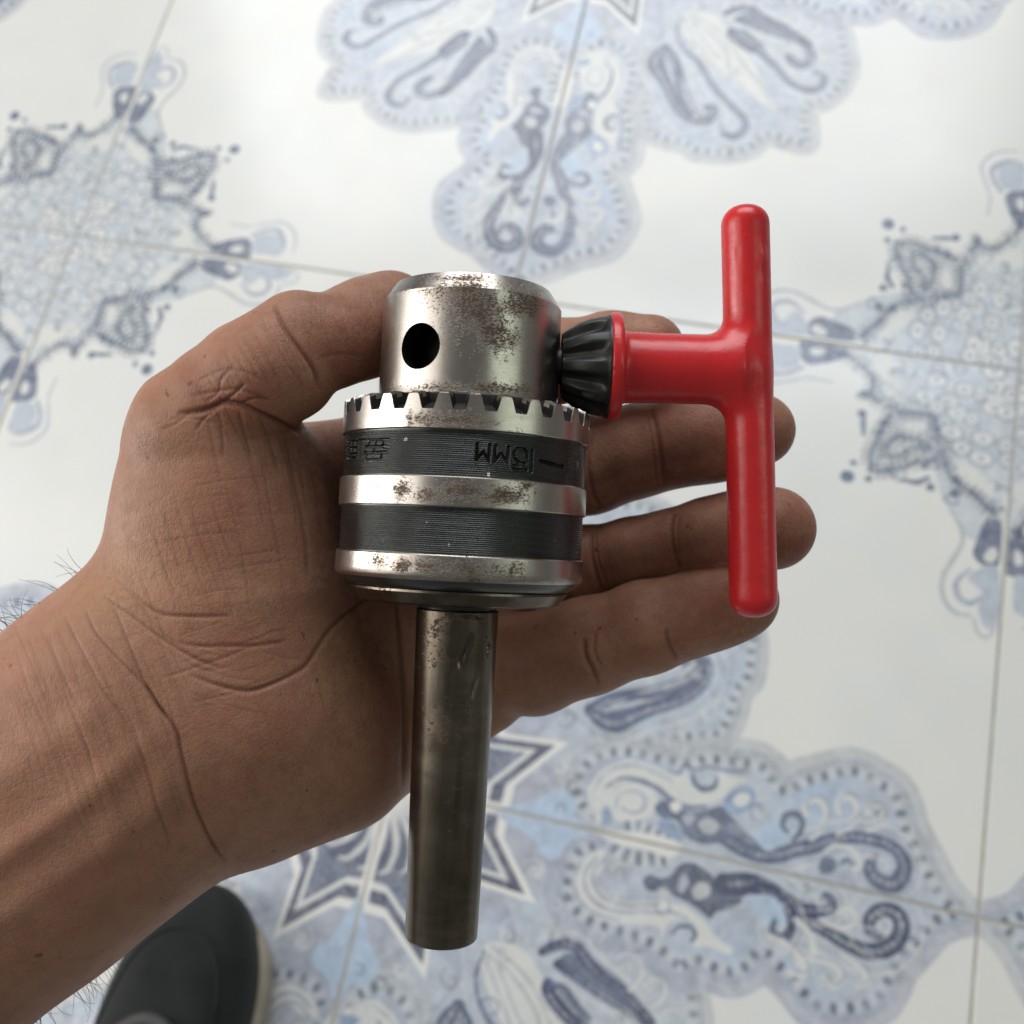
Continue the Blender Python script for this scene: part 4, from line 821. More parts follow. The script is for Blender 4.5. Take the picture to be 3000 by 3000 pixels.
red = np.clip(0.55 * blob(680, 1520, 170, 210) + .9 * blob(700, 1180, 130, 60) + .5 * blob(800, 2110, 230, 130) + .35 * blob(1020, 960, 150) + .35 * blob(800, 1060, 120) + .35 * blob(1800, 1880, 260, 130) + .5 * blob(2000, 1400, 300, 150) + .5 * blob(2000, 1620, 350, 100) + .5 * blob(700, 1890, 200, 80) + .8 * blob(2230, 1280, 110, 100) + .8 * blob(2340, 1550, 110, 110) + .7 * blob(2120, 1780, 130, 80) + .5 * blob(1050, 1000, 110, 120), 0, 1)
yel = np.clip(.7 * blob(330, 1760, 160, 120) + .5 * blob(1100, 1950, 150, 120) + .4 * blob(450, 1600, 140, 120) + .3 * blob(980, 2250, 200, 90), 0, 1)
grime_shade = np.clip(.55 * blob(1050, 900, 180, 110) + .5 * blob(2350, 1550, 120, 150) + .45 * blob(2290, 1270, 100, 130) + .4 * blob(2180, 1800, 150, 90) + .4 * blob(860, 1330, 120, 100) + .3 * blob(1000, 1930, 180, 90) + .4 * blob(1900, 960, 200, 60) + .75 * blob(955, 1430, 85, 230) + .6 * blob(985, 1680, 90, 130) + .5 * blob(1090, 1900, 110, 120) + .55 * blob(1900, 1400, 330, 130) + .42 * blob(1950, 1620, 350, 90) + .3 * blob(1900, 1850, 350, 100) + .4 * blob(1500, 2000, 120, 160), 0, 1)  # fingertip dirt, plus painted shade over the fingers and beside the chuck
for n_, a_ in (('crease', crease), ('red', red), ('yellow', yel), ('grime_shade', grime_shade)):
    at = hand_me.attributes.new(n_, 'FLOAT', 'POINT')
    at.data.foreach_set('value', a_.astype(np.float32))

m_skin, nt, b = new_mat('skin')
tc = nd(nt, 'ShaderNodeTexCoord')
O = tc.outputs['Object']
att = lambda n_: nd(nt, 'ShaderNodeAttribute', attribute_name=n_).outputs['Fac']
n1 = noise(nt, O, 55, 5, .6)
n2 = noise(nt, O, 260, 4, .6)
n3 = noise(nt, O, 1500, 3, .6)
base = mix(nt, ramp(nt, n1, .3, .7), (0.305, 0.150, 0.090), (0.400, 0.212, 0.136))
base = mix(nt, math_(nt, 'MULTIPLY', ramp(nt, noise(nt, O, 120, 4, .6), .48, .72), .45), base, (0.34, 0.130, 0.092))
base = mix(nt, math_(nt, 'MULTIPLY', att('yellow'), 0.55), base, (0.36, 0.205, 0.100))
base = mix(nt, math_(nt, 'MULTIPLY', math_(nt, 'MULTIPLY', att('red'), ramp(nt, n2, .2, .65)), 0.95), base, (0.34, 0.112, 0.072))
base = mix(nt, math_(nt, 'MULTIPLY', ramp(nt, n2, .45, .75), 0.25), base, (0.19, 0.082, 0.054))
base = mix(nt, math_(nt, 'MULTIPLY', math_(nt, 'MULTIPLY', att('grime_shade'), ramp(nt, noise(nt, O, 420, 5, .7),   .36, .66)), 0.62), base, (0.098, 0.056, 0.041))
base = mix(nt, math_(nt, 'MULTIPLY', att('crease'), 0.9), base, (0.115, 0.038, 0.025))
sp = ramp(nt, noise(nt, O, 330, 2, .4), .735, .76)
base = mix(nt, math_(nt, 'MULTIPLY', sp, 0.6), base, (0.10, 0.04, 0.025))
BASE_ = base
b.inputs['Subsurface Weight'].default_value = 0.12
b.inputs['Subsurface Radius'].default_value = (1.0, 0.35, 0.18)
b.inputs['Subsurface Scale'].default_value = 0.0025
b.inputs['IOR'].default_value = 1.4
nt.links.new(math_(nt, 'ADD', math_(nt, 'MULTIPLY', n2, 0.26), 0.36), b.inputs['Roughness'])
b.inputs['Specular IOR Level'].default_value = 0.36
vo = nd(nt, 'ShaderNodeTexVoronoi', feature='DISTANCE_TO_EDGE')
dst = nd(nt, 'ShaderNodeVectorMath', operation='ADD')
nz = nd(nt, 'ShaderNodeTexNoise')
nz.inputs['Scale'].default_value = 400
nt.links.new(O, nz.inputs['Vector'])
sc_ = nd(nt, 'ShaderNodeVectorMath', operation='SCALE')
nt.links.new(nz.outputs['Color'], sc_.inputs[0])
sc_.inputs['Scale'].default_value = 0.0012
nt.links.new(O, dst.inputs[0])
nt.links.new(sc_.outputs[0], dst.inputs[1])
mp = nd(nt, 'ShaderNodeMapping')
mp.inputs['Rotation'].default_value = (0, 0, 0.5)
mp.inputs['Scale'].default_value = (1, 0.42, 0.7)
nt.links.new(dst.outputs[0], mp.inputs['Vector'])
nt.links.new(mp.outputs[0], vo.inputs['Vector'])
vo.inputs['Scale'].default_value = 1150
def ridges(rot, sx, sy, scale, lo_, hi_):
    m_ = nd(nt, 'ShaderNodeMapping')
    m_.inputs['Rotation'].default_value = (0, 0, rot)
    nt.links.new(dst.outputs[0], m_.inputs['Vector'])
    m2_ = nd(nt, 'ShaderNodeMapping')
    m2_.inputs['Scale'].default_value = (sx, sy, .6)
    nt.links.new(m_.outputs[0], m2_.inputs['Vector'])
    f_ = noise(nt, m2_.outputs[0], scale, 2.5, .55)
    return ramp(nt, math_(nt, 'ABSOLUTE', math_(nt, 'SUBTRACT', f_, .5)), lo_, hi_)


wr1 = ridges(-.32, 1, .09, 620, .0, .035)        # long lines down the ball of the thumb and round the wrist
wr2 = ridges(1.25, 1, .11, 560, .0, .026)        # the lines that cross them
wave = nd(nt, 'ShaderNodeTexWave', wave_type='BANDS', bands_direction='Y')
wave.inputs['Scale'].default_value = 560
wave.inputs['Distortion'].default_value = 9
wave.inputs['Detail'].default_value = 1.5
wave.inputs['Detail Scale'].default_value = .07
nt.links.new(O, wave.inputs['Vector'])
cells = ramp(nt, vo.outputs['Distance'], 0.0, 0.16)
bn = bump(nt, cells, 0.26, 0.00014, b)
bn = bump(nt, math_(nt, 'MULTIPLY', wr1, wr2), 0.20, 0.00016, b, bn)
bn = bump(nt, wave.outputs['Fac'], 0.045, 0.00012, b, bn)
bn = bump(nt, n3, 0.25, 0.00025, b, bn)
bump(nt, n2, 0.25, 0.0008, b, bn)

HAND0 = cv(520, 2080, 229) / 1000.0
hand_me.vertices.foreach_set('co', (P - HAND0).astype(np.float32).ravel())
hand_me.update()
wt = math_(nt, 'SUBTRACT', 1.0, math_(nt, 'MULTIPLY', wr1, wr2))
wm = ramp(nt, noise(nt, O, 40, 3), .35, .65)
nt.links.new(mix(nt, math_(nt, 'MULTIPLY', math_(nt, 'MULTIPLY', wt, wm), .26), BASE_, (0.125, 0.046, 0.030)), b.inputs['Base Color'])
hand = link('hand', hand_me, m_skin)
hand.matrix_world = CAM_M @ Matrix.Translation(HAND0)
hand['label'] = 'bare left hand, palm up, brown skin smudged with grease, cradling the steel chuck'
hand['category'] = 'hand'

# fine dark hairs along both edges of the forearm
m_hair, nt, b = new_mat('hair')
b.inputs['Base Color'].default_value = (0.012, 0.010, 0.009, 1)
b.inputs['Roughness'].default_value = 0.45
hc = bpy.data.curves.new('arm_hair', 'CURVE')
hc.dimensions = '3D'
hc.bevel_depth = 0.00006
hc.bevel_resolution = 0
hr = np.random.default_rng(5)
for lo_u, hi_u, lo_v, hi_v, n_, fl, dr_ in ((-60, 240, 1650, 1960, 34, (-.35, .16), (-.75, .35)), (-80, 330, 2780, 3120, 50, (-.35, .16), (.55, -.75))):
    c = np.where((px[:, 0] > lo_u) & (px[:, 0] < hi_u) & (px[:, 1] > lo_v) & (px[:, 1] < hi_v) & (facing > fl[0]) & (facing < fl[1]))[0]
    if len(c) == 0:
        continue
    for i in hr.choice(c, min(n_, len(c)), replace=False):
        p = P[i] - HAND0
        d = NRM[i] * .55 + np.array([dr_[0], dr_[1], 0.1]) * .6 + hr.normal(0, .28, 3)
        d /= np.linalg.norm(d)
        curl = hr.normal(0, .5, 3) + np.array([-.3, -.25 if dr_[1] > 0 else .35, 0])
        L_ = hr.uniform(.0035, .0095)
        sp_ = hc.splines.new('POLY')
        sp_.points.add(7)
        q = p.copy()
        for k in range(8):
            sp_.points[k].co = (*q, 1)
            sp_.points[k].radius = 1.0 - .09 * k
            d = d + curl * .13
            d /= np.linalg.norm(d)
            q = q + d * L_ / 7
hair = bpy.data.objects.new('arm_hair', hc)
COL.objects.link(hair)
hc.materials.append(m_hair)
hair.parent = hand
hair['kind'] = 'stuff'
# ------------------------------------------------------------------ steel drill chuck with its taper shank (local z = chuck axis, -y = towards the phone)
MM = 0.001
XF = Matrix(((RIGHT[0], -FRONT[0], AXIS[0], CH0[0] * MM), (RIGHT[1], -FRONT[1], AXIS[1], CH0[1] * MM), (RIGHT[2], -FRONT[2], AXIS[2], CH0[2] * MM), (0, 0, 0, 1)))
chuck = thing('drill_chuck', 'worn steel drill chuck with toothed ring and long taper shank, lying in the palm', 'drill chuck', CAM_M @ XF)


def chuck_cam(V):
    """chuck local mm -> camera frame metres"""
    return (CH0 + V[:, :1] * RIGHT - V[:, 1:2] * FRONT + V[:, 2:3] * AXIS) * MM


def rust_attr(me, V, spots):
    p = chuck_cam(V)
    q = cam_px(p)
    r = np.hypot(V[:, 0], V[:, 1])
    nf = (V[:, 0:1] * RIGHT - V[:, 1:2] * FRONT) / np.maximum(r, 1e-6)[:, None]
    vis = (nf * -p).sum(1) > 0
    m = np.zeros(len(V))
    for u, v, ru, rv, a in spots:
        m = np.maximum(m, a * np.exp(-((q[:, 0] - u) / ru) ** 2 - ((q[:, 1] - v) / rv) ** 2))
    m = np.where(vis, m, 0.35)
    at = me.attributes.new('rust', 'FLOAT', 'POINT')
    at.data.foreach_set('value', m.astype(np.float32))


def steel(name, base, rough, rust_dark=(0.050, 0.028, 0.015), tarnish=0.0, tint=(0.30, 0.22, 0.14), speck=1500, oil=(0.02, 0.018, 0.016)):
    m, nt, b = new_mat(name)
    O = nd(nt, 'ShaderNodeTexCoord').outputs['Object']
    a = nd(nt, 'ShaderNodeAttribute', attribute_name='rust').outputs['Fac']
    fine = noise(nt, mapping(nt, O, (1, 1, 1.7)), speck, 4, .72)
    mid = noise(nt, O, 190, 4, .6)
    big = noise(nt, O, 70, 3, .5)
    brushed = noise(nt, mapping(nt, O, (0.12, 0.12, 9)), 900, 3, .6)
    key = math_(nt, 'ADD', math_(nt, 'MULTIPLY', fine, 1.05), math_(nt, 'MULTIPLY', mid, 0.30))
    thr = math_(nt, 'SUBTRACT', math_(nt, 'ADD', key, math_(nt, 'MULTIPLY', a, 0.29)), 0.86)
    rm = math_(nt, 'MULTIPLY', thr, 11.0, clamp=True)
    halo = math_(nt, 'MULTIPLY', math_(nt, 'SUBTRACT', math_(nt, 'ADD', mid, math_(nt, 'MULTIPLY', a, .42)), .66), 3.0, clamp=True)
    col = mix(nt, math_(nt, 'MULTIPLY', ramp(nt, big, .3, .7), tarnish), base, tint)
    if tarnish:
        st_ = noise(nt, mapping(nt, O, (1, 1, .05)), 420, 4, .6)
        col = mix(nt, math_(nt, 'MULTIPLY', ramp(nt, st_, .38, .68), .6), col, (0.055, 0.044, 0.033))
        st2_ = noise(nt, mapping(nt, O, (.35, .35, 1)), 160, 5, .65)
        col = mix(nt, math_(nt, 'MULTIPLY', ramp(nt, st2_, .5, .7), .45), col, (0.26, 0.22, 0.165))
    col = mix(nt, math_(nt, 'MULTIPLY', halo, .80), col, (0.235, 0.160, 0.110))
    col = mix(nt, ramp(nt, brushed, .3, .75), col, mix(nt, .22, col, (0.1, .1, .1)))
    col = mix(nt, math_(nt, 'MULTIPLY', rm, .8), col, rust_dark)
    nt.links.new(col, b.inputs['Base Color'])
    nt.links.new(math_(nt, 'SUBTRACT', 1.0, math_(nt, 'MULTIPLY', rm, 0.75)), b.inputs['Metallic'])
    r_ = math_(nt, 'ADD', rough, math_(nt, 'ADD', math_(nt, 'MULTIPLY', rm, .35), math_(nt, 'ADD', math_(nt, 'MULTIPLY', halo, .14), math_(nt, 'MULTIPLY', mid, .12))))
    nt.links.new(r_, b.inputs['Roughness'])
    h = math_(nt, 'SUBTRACT', math_(nt, 'MULTIPLY', brushed, .25), math_(nt, 'MULTIPLY', rm, .8))
    bn = bump(nt, h, 0.5, 0.00006, b)
    # handling dents and scratches
    sc = nd(nt, 'ShaderNodeTexNoise')
    sc.inputs['Scale'].default_value = 120
    sc.inputs['Detail'].default_value = 2
    nt.links.new(mapping(nt, O, (1, 1, .35)), sc.inputs['Vector'])
    bump(nt, sc.outputs['Fac'], .06, 0.0012, b, bn)
    return m


m_steel = steel('worn_steel', (0.47, 0.43, 0.385), 0.23)
m_shank = steel('oily_shank_steel', (0.20, 0.17, 0.13), 0.24, tarnish=.9, tint=(0.095, 0.074, 0.050), speck=600, rust_dark=(0.03, 0.02, 0.013))
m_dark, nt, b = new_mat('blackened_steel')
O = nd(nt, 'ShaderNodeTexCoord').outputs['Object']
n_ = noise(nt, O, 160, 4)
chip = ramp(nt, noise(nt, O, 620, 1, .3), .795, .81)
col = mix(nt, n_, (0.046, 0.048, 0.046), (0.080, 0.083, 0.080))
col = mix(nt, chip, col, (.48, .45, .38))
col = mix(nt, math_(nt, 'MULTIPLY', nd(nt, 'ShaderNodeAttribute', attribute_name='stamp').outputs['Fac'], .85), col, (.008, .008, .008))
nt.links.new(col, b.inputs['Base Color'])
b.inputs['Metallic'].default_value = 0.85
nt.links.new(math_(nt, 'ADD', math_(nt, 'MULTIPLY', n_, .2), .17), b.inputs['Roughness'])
m_bore, nt, b = new_mat('oily_bore')
b.inputs['Base Color'].default_value = (0.012, 0.011, 0.010, 1)
b.inputs['Roughness'].default_value = 0.5
b.inputs['Metallic'].default_value = 0.4


def dens(profile, step):
    out = [profile[0]]
    for a, b_ in zip(profile, profile[1:]):
        n = max(1, int(math.hypot(b_[0] - a[0], b_[1] - a[1]) / step))
        out += [(a[0] + (b_[0] - a[0]) * k / n, a[1] + (b_[1] - a[1]) * k / n) for k in range(1, n + 1)]
    return out


def turned(name, profile, mat, spots, step=0.8, seg=256, angle=24):
    V, F = lathe(dens(profile, step), seg)
    me = mesh_np(name, V * MM, F)
    rust_attr(me, V, spots)
    return link(name, me, mat, chuck, angle=angle)


NOSE_SP = [(1390, 905, 120, 75, 1.0), (1450, 975, 75, 75, 1.0), (1530, 880, 70, 70, .95), (1350, 850, 140, 40, .75), (1450, 1005, 40, 40, .9), (1380, 1140, 230, 22, 1.0), (1250, 960, 60, 60, .2), (1330, 1000, 60, 40, .35), (1340, 815, 110, 14, .9), (1500, 835, 60, 14, .7), (1180, 840, 40, 30, .5), (1560, 1050, 60, 90, .3), (1230, 1140, 60, 12, .6)]
RING_SP = [(1310, 1228, 120, 28, 1.0), (1420, 1235, 60, 20, .7), (1200, 1225, 14, 40, .7), (1500, 1265, 40, 14, .5), (1380, 1150, 60, 10, .6)]
MID_SP = [(1180, 1435, 40, 40, .95), (1260, 1450, 70, 30, .9), (1360, 1440, 90, 34, 1.0), (1480, 1450, 80, 40, 1.0), (1540, 1420, 40, 40, .9), (1110, 1420, 30, 30, .5), (1600, 1465, 60, 20, .4)]
LOW_SP = [(1100, 1640, 50, 30, .65), (1180, 1660, 40, 30, .9), (1260, 1660, 60, 32, 1.0), (1360, 1670, 90, 40, 1.0), (1450, 1675, 60, 40, .85), (1500, 1680, 50, 40, .8), (1240, 1705, 300, 10, 1.0)]
SHK_SP = [(1310, 1803, 24, 30, 1.2), (1360, 1805, 45, 16, 1.2), (1400, 1808, 25, 16, 1.1), (1280, 1850, 40, 60, .75), (1290, 1930, 60, 50, .75), (1420, 1900, 40, 50, .5), (1300, 2100, 90, 160, .42), (1350, 2350, 120, 160, .3)]

# nose with the three key holes
V, F = lathe(dens([(11.0, 48.0), (16.4, 48.0), (17.0, 47.8), (19.05, 44.7), (19.3, 44.2), (19.35, 24.0), (19.6, 22.6), (20.2, 22.0), (20.2, 12.0), (11.0, 12.0), (11.0, 48.0)], .9), 288)
# merge the closing ring
ns = 288
last = len(V) - ns
F = np.where(F >= last, F - last, F)
V = V[:last]
me = mesh_np('nose_sleeve', V * MM, F)
nose = link('nose_sleeve', me, m_steel)
cut = []
for a in (-30, 90, 210):
    Vc, Fc = lathe([(0.001, -8), (4.7, -8), (4.7, 8), (0.001, 8)], 64)
    Vc = np.stack([Vc[:, 0], Vc[:, 2], Vc[:, 1]], 1)         # axis along y
    ca, sa = math.cos(math.radians(a)), math.sin(math.radians(a))
    yy = Vc[:, 1] - 19.0
    Vr = np.stack([Vc[:, 0] * ca - yy * sa, Vc[:, 0] * sa + yy * ca, Vc[:, 2] + 32.4], 1)
    cme = mesh_np('cut', Vr * MM, [tuple(f) for f in Fc])
    bmc = bmesh.new()
    bmc.from_mesh(cme)
    bmesh.ops.remove_doubles(bmc, verts=bmc.verts, dist=1e-5)
    bmesh.ops.recalc_face_normals(bmc, faces=bmc.faces)
    bmc.to_mesh(cme)
    bmc.free()
    cme.materials.append(m_bore)
    co = bpy.data.objects.new('cut', cme)
    COL.objects.link(co)
    md = nose.modifiers.new('b', 'BOOLEAN')
    md.object, md.operation, md.solver = co, 'DIFFERENCE', 'EXACT'
    md.material_mode = 'TRANSFER'
    cut.append(co)
bmn = bmesh.new()
bmn.from_mesh(me)
bmesh.ops.recalc_face_normals(bmn, faces=bmn.faces)
bmn.to_mesh(me)
bmn.free()
nm = bpy.data.meshes.new_from_object(nose.evaluated_get(bpy.context.evaluated_depsgraph_get()))
nose.modifiers.clear()
nose.data = nm
nm.name = 'nose_sleeve'
for co in cut:
    bpy.data.objects.remove(co)
Vn = np.empty(len(nm.vertices) * 3, np.float32)
nm.vertices.foreach_get('co', Vn)
rust_attr(nm, Vn.reshape(-1, 3) * 1000.0, NOSE_SP)
nm.polygons.foreach_set('use_smooth', np.ones(len(nm.polygons), bool))
nm.set_sharp_from_angle(angle=math.radians(24))
nose.parent = chuck
# bore lining that stops light passing through, and the jaws
Vb, Fb = lathe(dens([(10.95, 47.5), (10.9, 14), (0.2, 13.5)], 3), 64)
link('bore', mesh_np('bore', Vb * MM, Fb), m_bore, chuck)
for a in (30, 150, 270):
    Vj, Fj = lathe([(0.01, 47.0), (2.2, 46.6), (3.6, 42.0), (3.6, 18.0), (0.01, 17.0)], 20)
    ca, sa = math.cos(math.radians(a)), math.sin(math.radians(a))
    Vj[:, 0] += 5.2 * ca
    Vj[:, 1] += 5.2 * sa
    mj = mesh_np('jaw', Vj * MM, Fj)
    rust_attr(mj, Vj, [])
    link('jaw', mj, m_steel, chuck, angle=30)

# toothed ring: 27 teeth cut into its upper face
NT, SEG = 27, 27 * 24
th = np.arange(SEG) * 2 * np.pi / SEG
ph = (th * NT / (2 * np.pi) + 0.06) % 1.0
tooth = np.interp(ph, [0, .18, .20, .325, .345, .655, .675, .80, .82, 1.0][0:10], [0, 0, .02, .93, 1, 1, .93, .02, 0, 0])
wear = np.repeat(rng.uniform(-.10, .06, NT), 24)
rings = []
R0 = 26.5
rows = [(26.0, 14.9, 14.9), (R0 - .15, 15.0, 15.0), (R0, 15.15, 15.15)] + [(R0, 15.15 + k * .6, 15.15 + k * .6) for k in range(1, 6)]
rows += [(R0, 18.55, 18.75)]
# outer wall up to the tooth line, then the sloping tooth faces, then the inner collar
PV = []
for r, zl, zh in rows:
    PV.append(np.stack([r * np.sin(th), -r * np.cos(th), np.full(SEG, zl)], 1))
zt = 18.75 + (21.95 + wear - 18.75) * tooth
for f_ in (.35, .7, .94):
    PV.append(np.stack([R0 * np.sin(th), -R0 * np.cos(th), 18.6 + (zt - 18.6) * f_], 1))
for r, fz, add in ((R0 - .22, 1.0, 0.08), (R0 - .6, 1.0, .22), (25.0, 1.0, .5), (23.4, 1.0, .75), (21.6, 1.0, .95)):
    z = 18.75 + (r < 25.5) * (26.5 - r) * .30 + (21.95 + wear - 18.75) * tooth * (1 - .10 * (26.5 - r) / 5)
    PV.append(np.stack([r * np.sin(th), -r * np.cos(th), np.minimum(z + add * .4, 22.6)], 1))
for r, z in ((21.3, 22.5), (20.6, 22.9), (20.0, 22.9), (19.9, 15.0), (26.0, 14.9)):
    PV.append(np.stack([r * np.sin(th), -r * np.cos(th), np.full(SEG, z)], 1))
PV = np.array(PV)
nr = len(PV)
V = PV.reshape(-1, 3)
i = np.arange(nr - 1)[:, None] * SEG
j = np.arange(SEG)[None]
j2 = (j + 1) % SEG
F = np.stack([i + j, i + j2, i + SEG + j2, i + SEG + j], -1).reshape(-1, 4)
me = mesh_np('gear_ring', V * MM, F)
rust_attr(me, V, RING_SP)
me.materials.append(m_steel)
me.materials.append(m_bore)
rc = np.hypot(V[F][:, :, 0].mean(1), V[F][:, :, 1].mean(1))
zc = V[F][:, :, 2].mean(1)
me.polygons.foreach_set('material_index', ((rc < 26.1) & (zc < 21.6) & (zc > 15.2) | (rc < 23.5) & (zc > 15.2)).astype(np.int32))
link('gear_ring', me, None, chuck, angle=28)

# grooved black bands; the upper one carries the stamped marks
STAMP = [([(7.7, 12.51), (7.39, 9.2), (10.31, 10.93), (12.98, 9.11), (13.03, 12.3)], 0.28), ([(15.53, 12.26), (15.06, 9.05), (17.94, 10.87), (21.15, 9.07), (21.22, 12.22)], 0.28), ([(30.25, 10.33), (30.11, 11.45), (28.77, 12.08), (25.09, 11.99), (23.82, 11.33), (24.1, 10.22), (26.0, 9.43), (29.44, 9.18), (26.67, 8.96), (23.7, 8.6), (23.92, 8.0), (26.19, 7.83), (30.21, 8.1)], 0.26), ([(32.63, 12.05), (32.69, 7.69)], 0.28), ([(37.32, 10.12), (44.17, 9.77), (52.7, 9.5)], 0.36), ([(55.98, 11.57), (55.68, 7.56)], 0.26), ([(-55.15, 13.09), (-44.78, 12.89), (-37.37, 12.8)], 0.22), ([(-37.37, 12.8), (-32.94, 12.73)], 0.34), ([(-47.88, 11.56), (-40.68, 11.5), (-36.3, 11.46)], 0.24), ([(-36.3, 11.46), (-33.19, 11.29)], 0.45), ([(-48.75, 10.38), (-42.32, 10.23), (-33.68, 10.32)], 0.28), ([(-46.68, 8.88), (-41.15, 8.93), (-36.76, 9.06)], 0.24), ([(-44.55, 12.74), (-45.54, 11.57)], 0.2), ([(-40.16, 12.67), (-40.68, 11.5)], 0.2), ([(-35.82, 12.62), (-35.81, 11.51)], 0.24), ([(-41.04, 11.45), (-41.74, 10.17)], 0.22), ([(-46.53, 10.23), (-46.89, 8.88)], 0.24), ([(-36.76, 10.12), (-36.76, 9.06)], 0.22), ([(-69.15, 13.18), (-55.09, 12.86)], 0.22), ([(-68.4, 11.86), (-54.76, 11.59)], 0.22), ([(-67.7, 10.55), (-54.42, 10.32)], 0.22), ([(-60.79, 12.9), (-61.38, 10.37)], 0.2), ([(-56.82, 12.79), (-57.07, 9.46)], 0.2), ([(-66.17, 9.56), (-55.33, 9.54)], 0.22)]


def band(name, z0, z1, ngroove, stamps):
    R = 26.0
    nz = int((z1 - z0) / 0.075)
    z = np.linspace(z0, z1, nz + 1)
    na = int(2 * math.pi * R / 0.16)
    t = np.arange(na) * 2 * math.pi / na
    T, Zg = np.meshgrid(t, z)
    gz_ = (Zg - z0 - .35) / (z1 - z0 - .7)
    wob = 1 + .12 * np.sin(T * 9 + np.floor(gz_ * ngroove) * 1.7)
    groove = -0.15 * wob * (0.5 + 0.5 * np.cos(2 * math.pi * gz_ * ngroove)) ** 1.2
    groove = np.where((gz_ > 0) & (gz_ < 1), groove, -.03)
    r = R + groove
    if stamps:
        best = np.full(T.shape, 9.0)
        for ks, (pts, w) in enumerate(STAMP):
            w = w * (1.0 if ks < 6 else .72)
            p = [(math.radians(a) * R, s) for a, s in pts]
            for (x0, y0), (x1, y1) in zip(p, p[1:]):
                X = np.where(T > math.pi, T - 2 * math.pi, T) * R
                dx, dy = x1 - x0, y1 - y0
                sel = (X > min(x0, x1) - 1) & (X < max(x0, x1) + 1) & (Zg > min(y0, y1) - 1) & (Zg < max(y0, y1) + 1)
                Xs, Zs = X[sel], Zg[sel]
                tt = np.clip(((Xs - x0) * dx + (Zs - y0) * dy) / max(dx * dx + dy * dy, 1e-9), 0, 1)
                best[sel] = np.minimum(best[sel], np.hypot(Xs - x0 - tt * dx, Zs - y0 - tt * dy) - w)
        k = np.clip(.5 - best / .16, 0, 1)
        r = r * (1 - k) + (R - .48) * k
        lip = np.exp(-((best - .14) / .12) ** 2)
        r += .09 * lip
    V = np.stack([r * np.sin(T), -r * np.cos(T), Zg], -1).reshape(-1, 3)
    i = np.arange(nz)[:, None] * na
    j = np.arange(na)[None]
    F = np.stack([i + j, i + (j + 1) % na, i + na + (j + 1) % na, i + na + j], -1).reshape(-1, 4)
    me = mesh_np(name, V * MM, F)
    at = me.attributes.new('stamp', 'FLOAT', 'POINT')
    at.data.foreach_set('value', (k if stamps else np.zeros(T.shape)).astype(np.float32).ravel())
    return link(name, me, m_dark, chuck)


band('grooved_band', 5.8, 14.95, 21, True)['label'] = 'upper black grooved band stamped 1-13MM upside down'
band('grooved_band', -9.3, 0.1, 22, False)['label'] = 'lower black grooved band without marks'
turned('steel_band', [(25.9, 5.9), (26.3, 5.9), (26.5, 5.7), (26.5, .25), (26.3, .05), (25.9, .05)], m_steel, MID_SP)
turned('lower_ring', [(25.9, -9.2), (26.35, -9.2), (26.55, -9.4), (26.6, -13.3), (26.45, -13.7), (25.9, -14.3)], m_steel, LOW_SP)
turned('dark_groove', [(26.0, -14.2), (24.8, -15.4), (23.6, -16.1), (23.0, -16.3)], m_dark, [])  # recessed groove in blackened steel
turned('base_disc', [(22.6, -16.2), (23.25, -16.35), (23.3, -16.8), (21.6, -19.0), (20.5, -19.4), (9.5, -19.5)], m_shank, [(1100, 1720, 60, 20, .6)])
turned('neck', [(10.2, -19.3), (9.9, -20.3), (8.2, -20.5), (8.1, -21.2)], m_dark, [])
V, F = lathe(dens([(7.6, -20.9), (8.55, -20.9), (8.85, -21.2), (7.70, -90.3), (7.45, -90.7), (6.9, -90.9), (0.05, -90.9)], .9), 192)
# a gouge and a nick near the top of the taper
a_ = np.degrees(np.arctan2(V[:, 0], -V[:, 1]))
for a0, z0, a1, z1, w_, d_ in ((23, -27.0, 10, -31.5, .62, .55), (56, -27.2, 52, -29.5, .4, .4), (36, -34.5, 30, -37.5, .35, .25)):
    x, y = np.radians(a_) * 8.6, V[:, 2]
    X0, X1 = math.radians(a0) * 8.6, math.radians(a1) * 8.6
    t = np.clip(((x - X0) * (X1 - X0) + (y - z0) * (z1 - z0)) / ((X1 - X0) ** 2 + (z1 - z0) ** 2), 0, 1)
    dd = np.hypot(x - X0 - t * (X1 - X0), y - z0 - t * (z1 - z0))
    k = 1 - d_ / 8.6 * np.clip(1.3 - dd / w_, 0, 1)
    V[:, 0] *= k
    V[:, 1] *= k
for zc_, aa_, lw_ in ((-52, 10, 2.5), (-55.5, -20, 3.5), (-63, 25, 2.0), (-71, -5, 4), (-78, 15, 2.5)):
    kk = 1 - .0045 * np.exp(-((V[:, 2] - zc_ - .02 * (a_ - aa_)) / .35) ** 2) * np.exp(-((a_ - aa_) / (lw_ * 8)) ** 2)
    V[:, 0] *= kk
    V[:, 1] *= kk
me = mesh_np('taper_shank', V * MM, F)
rust_attr(me, V, SHK_SP)
link('taper_shank', me, m_shank, chuck, angle=30)

